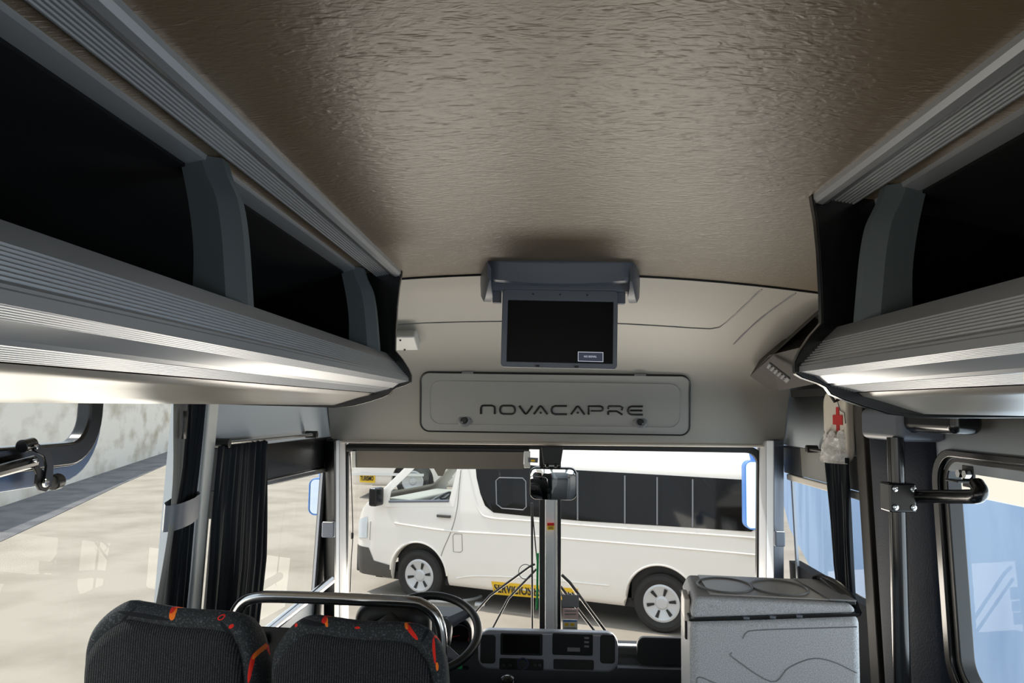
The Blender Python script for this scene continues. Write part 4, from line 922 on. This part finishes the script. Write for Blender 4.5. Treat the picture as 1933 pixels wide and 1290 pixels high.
# ================================================================ WINDOW LATCH (left)
XL = -0.985
def L(px, py, x=XL): return atX(px, py, x)
lt = thing('window_latch', L(84, 880), 'black metal latch with two bolts on the lower frame of the vent window', 'latch')
mb = MB(); mb.tube([L(-90, 905), L(-20, 894), L(62, 872)], 0.0125, 12); mb.build('bar', M['gloss_black'], lt)
mb = MB(); mb.tube([L(40, 843), L(62, 838)], 0.0125, 16); mb.build('upper_knob', M['gloss_black'], lt, bevel=0.002)
mb = MB(); mb.prism([L(x, y, XL + 0.012) for x, y in ((58, 834), (74, 838), (97, 853), (102, 872), (101, 905), (95, 922), (86, 913), (89, 880), (84, 862), (66, 852))], (-0.006, 0, 0)); mb.build('upper_link', M['gloss_black'], lt, bevel=0.0015)
mb = MB(); mb.prism([L(x, y, XL + 0.006) for x, y in ((56, 868), (66, 862), (72, 868), (74, 880), (97, 902), (98, 918), (88, 929), (76, 926), (69, 914), (71, 896), (62, 878))], (-0.006, 0, 0)); mb.build('lower_link', M['black'], lt, bevel=0.0015)
mb = MB(); mb.tube([L(98, 912), L(112, 908)], 0.016, 16); mb.build('roller', M['rubber'], lt, bevel=0.003)
for px, py, r in ((66, 844, 0.0042), (64, 869, 0.0042), (84, 912, 0.0085)):
    mb = MB(); mb.lathe([(0, 0.006), (r, 0.005), (r, 0)], L(px, py, XL + 0.014), (1, 0.1, 0), 14); mb.build('bolt', M['chrome'], lt)

# ================================================================ THINGS AT THE WINDSCREEN
mir = thing('interior_mirror', atY(1044, 912, 3.40), 'wide black-framed interior mirror hanging in front of the windscreen post', 'mirror')
mcz = atY(1044, 914, 3.40); mo = rrect(-0.103, 0.103, -0.072, 0.070, 0.03, 6)
rm = Matrix.Rotation(math.radians(-4), 3, 'Z') @ Matrix.Rotation(math.radians(7), 3, 'X')
def mp(x, y, z): return mcz + rm @ Vector((x, y, z))
mb = MB(); mb.prism([mp(x, 0.0, z) for x, z in mo], rm @ Vector((0, 0.035, 0))); mb.build('housing', M['gloss_black'], mir, bevel=0.008, seg=3)
mb = MB()
def mface(u, v):
    x = -0.098 + 0.196 * u; z = -0.067 + 0.133 * v; d = 0.026; ex = max(0, abs(x) - (0.098 - d)) ; 
    k = math.sqrt(max(0, d * d - ex * ex)) - d
    zc = -0.0005; half = 0.0665 + k; zz = zc + (v - 0.5) * 2 * half
    return mp(x, -0.002 - 0.010 * (1 - (x / 0.098) ** 2) - 0.006 * (1 - (zz / 0.07) ** 2) , zz)
mb.grid(mface, 24, 14); mb.build('mirror_glass', M['mirror'], mir, smooth=80)
q = [atY(1021, 843, 3.43), atY(1064, 843, 3.43), atY(1058, 880, 3.43), atY(1026, 878, 3.43)]
mb = MB(); mb.prism(q, (0, 0.06, 0)); mb.build('mount', M['black'], mir, bevel=0.005)
for px in (1033, 1049): mb = MB(); p = atY(px, 879, 3.425); mb.lathe([(0, 0.008), (0.008, 0.006), (0.008, -0.012)], p, (0, -0.3, 1), 12); mb.build('ball_joint', M['chrome'], mir)
bl = thing('roller_blind', atY(830, 860, 3.46), 'half-drawn grey roller blind across the top of the driver-side windscreen', 'blind')
a, b = atY(655, 846, 3.47), atY(999, 850, 3.47)
mb = MB(); mb.tube([a, b], 0.016, 14); mb.build('roller', M['black'], bl)
mb = MB(); mb.prism([atY(671, 852, 3.455), atY(989, 854, 3.455), atY(988, 886, 3.462), atY(842, 886, 3.462), atY(836, 899, 3.463), atY(827, 899, 3.463), atY(819, 885, 3.462), atY(671, 883, 3.462)], (0, 0.004, 0)); mb.build('cloth', M['blind'], bl, smooth=0)
for x0_, x1_ in ((664, 671), (989, 1001)):
    mb = MB(); mb.prism([atY(x0_, 852, 3.45), atY(x1_, 852, 3.45), atY(x1_, 884, 3.455), atY(x0_, 884, 3.455)], (0, 0.012, 0)); mb.build('end_bracket', M['white'], bl, bevel=0.003)
mb = MB(); mb.prism([atY(997, 864, 3.445), atY(1016, 865, 3.445), atY(1015, 874, 3.445), atY(997, 873, 3.445)], (0, 0.003, 0)); tg = mb.build('label_tag', M['grey_frame'], bl, smooth=0)
mb = MB(); mb.prism([atY(1002, 868, 3.443), atY(1010, 868, 3.443), atY(1010, 872, 3.443), atY(1002, 872, 3.443)], (0, 0.001, 0)); mb.build('yellow_mark', M['yellow'], tg, smooth=0)
cd = thing('blind_cord', atY(664, 960, 3.46), 'thin black pull cord with a toggle at the left edge of the windscreen', 'cord')
mb = MB(); mb.tube(smooth_path([atY(x, y, 3.46) for x, y in ((661, 856), (664, 930), (666, 1010), (663, 1060), (661, 1118))], 5), 0.0022, 6); mb.build('cord', M['black'], cd)
mb = MB(); mb.lathe([(0, -0.016), (0.006, -0.012), (0.006, 0.012), (0, 0.016)], atY(665, 1012, 3.457), (0, 0, 1), 12); mb.build('toggle', M['gloss_black'], cd)
def catch(pts, Y, label):
    a, b = atY(pts[0], pts[1], Y), atY(pts[2], pts[3], Y); c_ = (a + b) / 2; r = thing('window_catch', c_, label, 'catch', 'window catches on the windscreen pillars')
    mb = MB(); mb.box(c_, (abs(b.x - a.x), 0.03, abs(a.z - b.z))); mb.build('block', M['grey_frame'], r, bevel=0.006)
    mb = MB(); mb.box(c_ + Vector((0, -0.012, abs(a.z - b.z) / 2)), (abs(b.x - a.x) * 0.8, 0.012, 0.006)); mb.build('spring_clip', M['chrome'], r, bevel=0.002)
    return r
catch((609, 985, 632, 1015), 3.40, 'small dark window catch on the driver-side windscreen pillar'); catch((1461, 1003, 1481, 1032), 3.395, 'small dark window catch on the pillar nearest the cool box')
# wipers outside the glass
def wiper(label, segs, n_arm):
    r = thing('windscreen_wiper', wspt(atY(segs[0][0][0][0], segs[0][0][0][1], 3.68).x, 0.62, 0.06), label, 'wiper', 'windscreen wipers')
    for k, (pts, rad) in enumerate(segs):
        mb = MB(); mb.tube([atY(x, y, 3.60 + 0.07 * (y - 845) / F * 3.6 + 0.05) for x, y in pts], rad, 8); mb.build('arm' if k < n_arm else 'blade', M['black'] if k else M['rubber'], r)
    return r
wip = wiper('two-armed wiper on the driver side of the windscreen post, blade upright', [([(845, 1215), (925, 1125), (1003, 1068), (1010, 1066)], 0.0055), ([(915, 1215), (960, 1130), (1013, 1075)], 0.0055), ([(1004, 950), (1005, 1200)], 0.0055), ([(1004, 955), (1014, 1064)], 0.003)], 2)
wiper('two-armed wiper on the door side of the windscreen post', [([(1060, 1086), (1075, 1100), (1160, 1215)], 0.008), ([(1058, 1108), (1140, 1215)], 0.007)], 2)
loop_ = MB(); loop_.tube([atY(992 + 13 * math.cos(t), 1080 + 14 * math.sin(t), 3.66) for t in [math.radians(20 + 16 * k) for k in range(20)]], 0.0018, 6); loop_.build('washer_hose', M['black'], wip)
gs = MB(); gs.prism([atY(1013, 1045, 3.50), atY(1017.5, 1045, 3.50), atY(1015.5, 1152, 3.55), atY(1011.5, 1152, 3.55)], (0, 0.01, 0)); tag(gs.build('strap', M['green'], None, bevel=0.002), 'bright green strap along the dark edge of the windscreen post', 'strap')
for (x0_, y0_, x1_, y1_, mm, lb) in ((1061, 1123, 1093, 1146, M['midgrey'], 'plain grey sticker on the windscreen, topmost of three'), (1062, 1149, 1092, 1168, M['pink'], 'pale pink sticker in the middle of three on the windscreen'), (1062, 1170, 1090, 1192, M['paper'], 'white permit sticker with coloured marks, lowest of three on the windscreen')):
    def sp_(px, py): 
        p = atY(px, py, 3.6); k = wsY(p.z) - 0.006; return atY(px, py, k)
    mb = MB(); mb.prism([sp_(x0_, y0_), sp_(x1_, y0_ + 1), sp_(x1_, y1_ + 1), sp_(x0_, y1_)], (0, 0.002, 0)); st = mb.build('windscreen_sticker', mm, None, smooth=0); tag(st, lb, 'sticker', 'stickers low on the windscreen')
    if mm is M['paper']:
        for (u0, v0, u1, v1, cc) in ((1063, 1171, 1089, 1174, M['bluepaint']), (1066, 1177, 1073, 1182, M['yellow']), (1077, 1177, 1084, 1182, M['yellow']), (1064, 1185, 1088, 1187, M['midgrey'])):
            mb = MB(); mb.prism([sp_(u0, v0) - Vector((0, .002, 0)), sp_(u1, v0) - Vector((0, .002, 0)), sp_(u1, v1) - Vector((0, .002, 0)), sp_(u0, v1) - Vector((0, .002, 0))], (0, 0.001, 0)); mb.build('printed_mark', cc, st, smooth=0)
    if mm is M['pink']:
        for v0 in (1153, 1159): mb = MB(); mb.prism([sp_(1066, v0) - Vector((0, .002, 0)), sp_(1088, v0) - Vector((0, .002, 0)), sp_(1088, v0 + 2) - Vector((0, .002, 0)), sp_(1066, v0 + 2) - Vector((0, .002, 0))], (0, 0.001, 0)); mb.build('printed_line', M['midgrey'], st, smooth=0)
for (y0_, y1_, mm, nm) in ((988, 993, M['red'], 'warning_label'), (993, 1001, M['yellow'], 'warning_label')):
    mb = MB(); mb.prism([atY(1033, y0_, 3.50), atY(1046, y0_, 3.50), atY(1046, y1_, 3.50), atY(1033, y1_, 3.50)], (0, 0.012, 0)); wl = mb.build(nm, mm, cp, smooth=0)
for yy in (995, 998): mb = MB(); mb.prism([atY(1035, yy, 3.4985), atY(1044, yy, 3.4985), atY(1044, yy + 1.2, 3.4985), atY(1035, yy + 1.2, 3.4985)], (0, 0.002, 0)); mb.build('printed_line', M['ink'], wl, smooth=0)
# outside mirrors
def outmirror(x0_, x1_, z0_, z1_, Y, label):
    r = thing('outside_mirror', ((x0_ + x1_) / 2, Y, (z0_ + z1_) / 2), label, 'mirror'); o = rrect(x0_, x1_, z0_, z1_, 0.035, 6); i = rrect(x0_ + 0.007, x1_ - 0.007, z0_ + 0.007, z1_ - 0.007, 0.026, 6)
    mb = MB(); mb.prism([(x, Y + 0.012, z) for x, z in o], (0, 0.07, 0)); mb.build('shell', M['bluepaint'], r, bevel=0.015, seg=3)
    mb = MB(); mb.ring([(x, Y, z) for x, z in o], [(x, Y, z) for x, z in i], (0, 0.02, 0)); mb.build('frame', M['bluepaint'], r, bevel=0.003)
    mb = MB(); mb.prism([(x, Y + 0.006, z) for x, z in i], (0, 0.005, 0)); mb.build('mirror_glass', M['outside_glass'], r, smooth=0)
    s = 1 if x0_ > 0 else -1; xc = x0_ if s > 0 else x1_
    mb = MB(); mb.tube(smooth_path([Vector((s * 0.96 + (0.08 if s > 0 else 0), 3.54, z1_ - 0.02)), Vector((xc + s * 0.02, 3.7, z1_ + 0.04)), Vector((xc + s * 0.05, Y + 0.04, z1_ + 0.05)), Vector((xc + s * 0.06, Y + 0.04, z1_ - 0.02))], 5), 0.016, 10); mb.build('bracket', M['bluepaint'], r)
a, b = atY(1406, 870, 4.0), atY(1430, 1001, 4.0); outmirror(a.x, a.x + 0.12, b.z, a.z, 4.0, 'tall blue-framed outside mirror at the door-side edge of the windscreen')
a, b = atY(585, 903, 3.85), atY(612, 974, 3.85); outmirror(a.x - 0.005, a.x + 0.12, b.z, a.z, 3.85, 'blue-framed outside mirror seen through the driver-side window')

# ================================================================ VANS OUTSIDE
NEAR, HALF = atZ(789, 1097, GZ + 0.33), None
def vy(z):
    tab = [(.22, .78), (.30, .83), (.42, .855), (.6, .865), (.9, .865), (1.17, .85), (1.78, .765), (1.90, .72), (1.97, .62), (2.02, .40), (2.03, 0.0)]
    for (a, p), (b, q) in zip(tab, tab[1:]):
        if a <= z <= b: return p + (q - p) * (z - a) / (b - a)
    return .78 if z < .22 else 0.0
TOP = [(-1.03, .62), (-1.02, .80), (-.99, .95), (-.93, 1.08), (-.84, 1.19), (-.70, 1.28), (-.50, 1.47), (-.30, 1.66), (-.12, 1.82), (.02, 1.91), (.22, 1.97), (.6, 2.015), (1.2, 2.03), (3.9, 2.03), (4.12, 1.98), (4.22, 1.80), (4.27, 1.2), (4.28, .6)]
def ztop(x): return lerp_tab(TOP)(x)
def zbot(x):
    z = .24 + (0.03 if x < -.6 else 0)
    for cx in (0.0, 3.11):
        d = abs(x - cx)
        if d < .40: z = max(z, .34 + math.sqrt(.40 ** 2 - d * d))
    return z
def wfac(x):
    return lerp_tab([(-1.03, .80), (-.98, .87), (-.9, .93), (-.7, .975), (-.3, 1), (3.9, 1), (4.2, .97), (4.28, .93)])(x)
def inside(poly, x, z):
    c = False; n = len(poly); j = n - 1
    for i in range(n):
        (xi, zi), (xj, zj) = poly[i], poly[j]
        if (zi > z) != (zj > z) and x < (xj - xi) * (z - zi) / (zj - zi) + xi: c = not c
        j = i
    return c
def grow(poly, d):
    cx = sum(p[0] for p in poly) / len(poly); cz = sum(p[1] for p in poly) / len(poly)
    return [(cx + (x - cx) * (1 + d / max(.15, abs(x - cx))), cz + (z - cz) * (1 + d / max(.12, abs(z - cz)))) for x, z in poly]
def build_van(name, label, loc, rz, full, cat='van', group='vans in the yard'):
    van = thing(name, loc, label, cat, group, rz)
    rot = Matrix.Rotation(rz, 4, 'Z'); inv = (Matrix.Translation(loc) @ rot).inverted()
    ro = inv @ Vector((0, 0, EYE))
    def vp(px, py):
        """photo pixel -> (x, z) on the side facing the bus"""
        d = inv.to_3x3() @ ray(px, py); y = -.85
        for _ in range(4):
            t = (y - ro.y) / d.y; z = ro.z + d.z * t; y = -vy(min(2.0, max(.3, z)))
        t = (y - ro.y) / d.y; return (ro.x + d.x * t, ro.z + d.z * t)
    doorwin = [(-.56, 1.24), (-.50, 1.36), (-.13, 1.73), (.62, 1.73), (.50, 1.24)]
    if full: doorwin = [vp(*p) for p in ((735, 947), (738, 928), (783, 884), (795, 868), (867, 868), (862, 890), (848, 946))]
    hole = grow(doorwin, 0.035)
    xs = [-1.03, -1.025, -1.015, -1.0, -.985, -.965, -.94, -.91, -.88, -.85, -.82, -.79, -.76, -.73, -.70] + [-.68 + .025 * k for k in range(68)] + [1.05 + .08 * k for k in range(20)] + [2.65 + .03 * k for k in range(31)] + [3.6 + .08 * k for k in range(5)] + [3.95, 4.02, 4.08, 4.13, 4.18, 4.22, 4.25, 4.27, 4.28]
    zs = [.22, .26, .30, .36, .42] + [.46 + .035 * k for k in range(21)] + [1.18 + .025 * k for k in range(25)] + [1.80, 1.84, 1.87, 1.90, 1.93, 1.955, 1.975, 1.99, 2.005, 2.015, 2.023, 2.03]
    mb = MB(); nz = len(zs); ring = [(-1, z) for z in zs] + [(1, z) for z in reversed(zs[:-1])]; nr = len(ring)
    vs = []
    for x in xs:
        zb_, zt2 = zbot(x), ztop(x); wf = wfac(x)
        for s, z in ring:
            zz = min(max(z, zb_), zt2); yy = vy(z) * wf
            if z > zt2: yy = vy(z) * wf if z < 1.9 else vy(z) * wf
            vs.append(Vector((x, s * yy, zz)))
    fs = []
    for i in range(len(xs) - 1):
        xm_ = (xs[i] + xs[i + 1]) / 2
        for k in range(nr - 1):
            a, b, c_, d_ = i * nr + k, (i + 1) * nr + k, (i + 1) * nr + k + 1, i * nr + k + 1
            cen = (vs[a] + vs[b] + vs[c_] + vs[d_]) / 4
            if (vs[a] - vs[c_]).length < 1e-5: continue
            if full and inside(hole, cen.x, cen.z) and abs(cen.y) > .6: continue
            if full and -.66 < cen.x < -.02 and cen.z > 1.3 and abs(cen.y) < .68 : continue
            fs.append((a, b, c_, d_))
    fs.append(tuple(range(nr))); fs.append(tuple((len(xs) - 1) * nr + k for k in range(nr)))
    mb.add(vs, fs); body = mb.build('body', M['vanwhite'], van, local=True, smooth=35)
    def side_poly(poly, lift, m, nm, par, th=0.006):
        mb = MB(); P_ = [(x, -vy(z) - lift, z) for x, z in poly]; mb.prism(P_, (0, th, 0)); return mb.build(nm, m, par, local=True, smooth=0)
    def frame_poly(outer, inner, lift, m, nm, par, th=0.010):
        mb = MB(); mb.ring([(x, -vy(z) - lift, z) for x, z in outer], [(x, -vy(z) - lift, z) for x, z in inner], (0, th, 0)); return mb.build(nm, m, par, local=True, smooth=0)
    # wheels and dark wheel wells
    for cx in (0.0, 3.11):
        for s in (-1, 1):
            w = bpy.data.objects.new('wheel', None); col.objects.link(w); w.parent = van; w.location = (cx, s * .74, .325)
            ax = (0, s, 0)
            mb = MB(); mb.lathe([(.20, .02), (.205, .085), (.26, .11), (.30, .10), (.322, .07), (.325, .0), (.322, -.07), (.29, -.10), (.2, -.1)], (0, 0, 0), ax, 48); mb.build('tyre', M['tyre'], w, local=True)
            mb = MB(); mb.lathe([(0, .075), (.05, .085), (.065, .08), (.075, .07), (.16, .085), (.185, .095), (.207, .088), (.207, .05)], (0, 0, 0), ax, 48); hub = mb.build('wheel_trim', M['wheel'], w, local=True)
            if full and s < 0:
                for k in range(6):
                    a = math.pi / 3 * k + .2
                    mb = MB(); tri = [(.085, -.10), (.165, -.17), (.165, .17), (.085, .10)]
                    mb.prism([Vector((r * math.cos(a + t * .11 / r), -.0995 + .02 * (.165 - r) / .08, r * math.sin(a + t * .11 / r))) for r, t in tri], (0, .006, 0)); mb.build('opening', M['tyre'], hub, local=True, smooth=0)
    mb = MB(); mb.box((0, 0, .55), (.72, 1.5, .5)); mb.box((3.11, 0, .55), (.72, 1.5, .5)); mb.build('wheel_well', M['black'], van, local=True)
    mb = MB(); mb.box((1.6, 0, .28), (4.6, 1.5, .1)); mb.build('underbody', M['black'], van, local=True)
    # lower bumper, headlight
    def skin(x0, x1, z0f, z1f, nm, m, par, lift=.008, n=14):
        mb = MB()
        for s in (-1, 1):
            def f(u, v):
                x = x0 + (x1 - x0) * u; z = z0f(x) + (z1f(x) - z0f(x)) * v
                return Vector((x, s * (vy(z) * wfac(x) + lift), z))
            mb.grid(f, n, 5)
        return mb.build(nm, m, par, local=True, smooth=60)
    bt = lambda x: .62 - .02 * (x + 1.0)
    bp2 = skin(-1.03, -.415, lambda x: max(.25, zbot(x) - .02), lambda x: min(bt(x) if x < -.74 else lerp_tab2([(-.74, .60), (-.70, .46), (-.41, .42)], x), ztop(x)), 'bumper', M['vangrey'], van)
    mb = MB(); mb.box((-1.035, 0, .44), (.05, 1.36, .36)); mb.build('bumper_face', M['vangrey'], bp2, local=True, bevel=.02)
    if not full:
        side_poly([(.75, 1.2), (.85, 1.7), (3.95, 1.7), (3.95, 1.2)], .006, M['tint'], 'side_window', van); side_poly([(-.5, 1.25), (-.1, 1.7), (.55, 1.7), (.5, 1.25)], .006, M['tint'], 'door_window', van)
        return van, vp
    skin(-1.0, -.80, lambda x: .72 + .1 * (x + 1), lambda x: min(.95 + .35 * (x + 1.0), ztop(x)), 'headlight', mat('headlight_lens', (206, 212, 216), 0.1), van, .012, 6)
    mb = MB()   # windscreen glass
    mb.grid(lambda u, v: Vector((-.66 + .64 * v, -.70 + 1.4 * u, ztop(-.66 + .64 * v) + .004)), 4, 10); mb.build('windscreen', M['glass'], van, local=True)
    frame_poly(grow(doorwin, .07), doorwin, .004, M['vanwhite'], 'door_frame', van)
    side_poly(doorwin, -.006, M['glass_side'], 'door_window', van, .003)
    mb = MB(); q0, q1 = doorwin[0], doorwin[-1]; mb.tube([(q0[0], -vy(q0[1]) - .006, q0[1]), (q1[0], -vy(q1[1]) - .006, q1[1])], .016, 8); mb.build('window_ledge', M['grey_frame'], van, local=True)
    # cabin seen through the door window
    mb = MB(); mb.box((-.42, 0, 1.14), (.42, 1.4, .24)); cab = mb.build('cabin_dash', M['cabin'], van, local=True, bevel=.05)
    mb = MB(); mb.box((1.0, 0, 1.15), (.06, 1.5, 1.5)); mb.box((.2, 0, .62), (1.5, 1.5, .05)); mb.build('cabin_lining', M['grey_frame'], van, local=True)
    for yy in (-.42, .42):
        mb = MB(); mb.box((.62, yy, 1.05), (.16, .48, .75)); mb.build('cabin_seat', M['grey_frame'], van, local=True, bevel=.05)
    cw = Vector((.02, -.40, 1.24)); mb = MB(); t1 = Vector((-.55, 0, .83)).normalized(); u1 = Vector((0, 1, 0)); v1 = t1.cross(u1)
    mb.tube([cw + u1 * .19 * math.cos(t) + v1 * .19 * math.sin(t) for t in [2 * math.pi * k / 32 for k in range(32)]], .016, 8, closed=True)
    for k in range(3): mb.tube([cw, cw + u1 * .19 * math.cos(2.1 * k) + v1 * .19 * math.sin(2.1 * k)], .014, 6)
    mb.lathe([(0, .02), (.06, .02), (.07, -.02)], cw, t1, 16); mb.build('cabin_steering_wheel', M['midgrey'], van, local=True)
    # long tinted side glass
    win = [vp(*p) for p in ((897, 870), (900, 902), (907, 932), (916, 955), (932, 968), (1000, 975), (1100, 984), (1250, 993), (1418, 1004), (1428, 998), (1428, 914), (1420, 907), (1250, 897), (1090, 888), (960, 874))]
    wpan = side_poly(win, .006, M['tint'], 'side_glass', van, .01)
    for px, y0_, y1_ in ((1091, 892, 982), (1180, 898, 988), (1241, 901, 991), (1308, 905, 995)):
        a, b = vp(px, y0_), vp(px, y1_); mb = MB(); mb.tube([(a[0], -vy(a[1]) - .008, a[1]), (b[0], -vy(b[1]) - .008, b[1])], .009, 6); mb.build('divider', M['midgrey'], wpan, local=True)
    sl = [vp(*p) for p in ((943, 902), (987, 903), (993, 909), (994, 957), (988, 963), (948, 960), (938, 952), (937, 908))]
    mb = MB(); mb.tube([(x, -vy(z) - .008, z) for x, z in sl], .008, 6, closed=True); mb.build('sliding_window', M['midgrey'], wpan, local=True)
    # seams, mouldings, handle, flap
    def line(pts, r, m, nm, par=van):
        mb = MB(); P_ = [vp(*p) for p in pts]; mb.tube(smooth_path([Vector((x, -vy(z) - .001, z)) for x, z in P_], 4), r, 6); return mb.build(nm, m, par, local=True)
    seam = mat('panel_gap', (150, 146, 140), .6)
    line(((870, 888), (866, 930), (862, 965), (853, 1000), (838, 1035), (832, 1052)), .006, seam, 'door_seam')
    line(((700, 985), (698, 1020)), .005, seam, 'fender_seam'); line(((880, 872), (893, 930), (905, 965), (925, 978), (1000, 984), (1200, 1000), (1430, 1016)), .012, M['vanwhite'], 'window_swage')
    line(((745, 988), (850, 1003), (1000, 1012), (1200, 1028), (1430, 1048)), .012, M['vanwhite'], 'body_swage'); line(((862, 1092), (900, 1088), (1000, 1092), (1150, 1106)), .010, M['vanwhite'], 'lower_swage')
    fl = [vp(*p) for p in ((858, 1008), (872, 1009), (873, 1040), (869, 1043), (856, 1042), (855, 1012))]
    mb = MB(); mb.tube([(x, -vy(z) - .001, z) for x, z in fl], .005, 6, closed=True); mb.build('fuel_flap', seam, van, local=True)
    a, b = vp(826, 978), vp(852, 971); mb = MB(); mb.box(((a[0] + b[0]) / 2, -vy(a[1]) - .02, (a[1] + b[1]) / 2), (abs(b[0] - a[0]), .03, .035)); hd2 = mb.build('door_handle', M['vangrey'], van, local=True, bevel=.008)
    a, b = vp(713, 922), vp(735, 950); mb = MB(); mb.box(((a[0] + b[0]) / 2 - .02, -.97, (a[1] + b[1]) / 2), (.12, .2, .24)); mb.build('door_mirror', M['gloss_black'], van, local=True, bevel=.03)
    for cx in (0.0, 3.11):   # raised wheel-arch lips
        mb = MB(); mb.tube([(cx + .415 * math.cos(t), -vy(.34 + .415 * math.sin(t)) - .002, .34 + .415 * math.sin(t)) for t in [math.radians(4 + 172 * k / 24) for k in range(25)]], .014, 8); mb.build('arch_lip', M['vanwhite'], van, local=True)
    # yellow lettered strip along the sill
    a, b, c_, d_ = vp(928, 1098), vp(1091, 1112), vp(1090, 1137), vp(930, 1124)
    yp = side_poly([a, b, c_, d_], .010, M['yellow'], 'lettered_strip', van, .008)
    cx, cz = (a[0] + b[0] + c_[0] + d_[0]) / 4, (a[1] + b[1] + c_[1] + d_[1]) / 4; wdt = b[0] - a[0]; hh = a[1] - d_[1]
    text_mesh('strip_lettering', 'SERVICIOS ESPECIALES', .15, M['ink'], yp, Matrix.Translation((cx, -vy(cz) - .013, cz)) @ Matrix.Rotation(math.atan2(b[1] - a[1], b[0] - a[0]), 4, 'Y').inverted() @ Matrix.Rotation(math.pi / 2, 4, 'X'), .001, (wdt * .94, hh * .66))
    return van, vp
# the two wheel contact points give the van's position and turn
fw, rw = atZ(789, 1137, GZ), atZ(1250, 1197, GZ)
dr = (rw - fw); dr.z = 0; rzv = math.atan2(dr.y, dr.x)
side = Vector((-math.sin(rzv), math.cos(rzv), 0))
build_van('parked_van', 'white van with dark side windows and a yellow lettered strip, parked across the windscreen view', fw + side * 0.84, rzv, True)
# second van farther away, only its lower rear corner shows beside the first
q = atZ(700, 941, GZ); rz2 = math.radians(178)
SC2 = 1.4
v2, vp2 = build_van('parked_van', 'distant white van with a yellow TURISMO sign, beyond the nose of the nearer van', Vector((atY(664, 900, q.y).x + 4.28 * 1.4, q.y + 0.85 * 1.4, GZ)), math.radians(180), False)
v2.scale = (SC2, SC2, SC2)
def v2w(px, py):
    Y = q.y - 0.03; return atY(px, py, Y) - v2.location
def loc2(v): return Matrix.Rotation(-math.radians(180), 3, 'Z') @ v / SC2
mb = MB(); P4 = [loc2(v2w(*p)) for p in ((679, 895.5), (708, 897), (707, 912), (679, 910.5))]; mb.prism(P4, (0, -0.04, 0)); sg = mb.build('sign', M['yellow'], v2, local=True, smooth=0)
cn = (P4[0] + P4[2]) / 2
text_mesh('sign_lettering', 'TURISMO', .2, M['ink'], sg, Matrix.Translation(cn + Vector((0, 0.012, 0))) @ Matrix.Rotation(math.pi, 4, 'Z') @ Matrix.Rotation(math.pi / 2, 4, 'X'), .002, ((P4[0] - P4[1]).length * .86, (P4[0] - P4[3]).length * .6))
mb = MB(); mb.box(loc2((v2w(664, 893) + v2w(800, 899)) / 2), ((v2w(664, 893) - v2w(800, 899)).length / SC2, .02, .05)); mb.build('stripe', M['white'], v2, local=True, smooth=0)
# hose and litter on the yard
mb = MB(); mb.tube(smooth_path([atZ(x, y, GZ + 0.015) for x, y in ((800, 1134), (840, 1136), (870, 1135), (895, 1131), (908, 1126))], 5), 0.02, 8); tag(mb.build('garden_hose', M['white'], None), 'white hose lying on the ground by the front wheel of the near van', 'hose')
a = atZ(906, 1144, GZ); mb = MB(); mb.box(a + Vector((0, 0, 0.02)), (0.13, 0.09, 0.04)); tag(mb.build('paper_scrap', M['white'], None, bevel=.01), 'small white scrap on the dark ground under the near van', 'scrap')
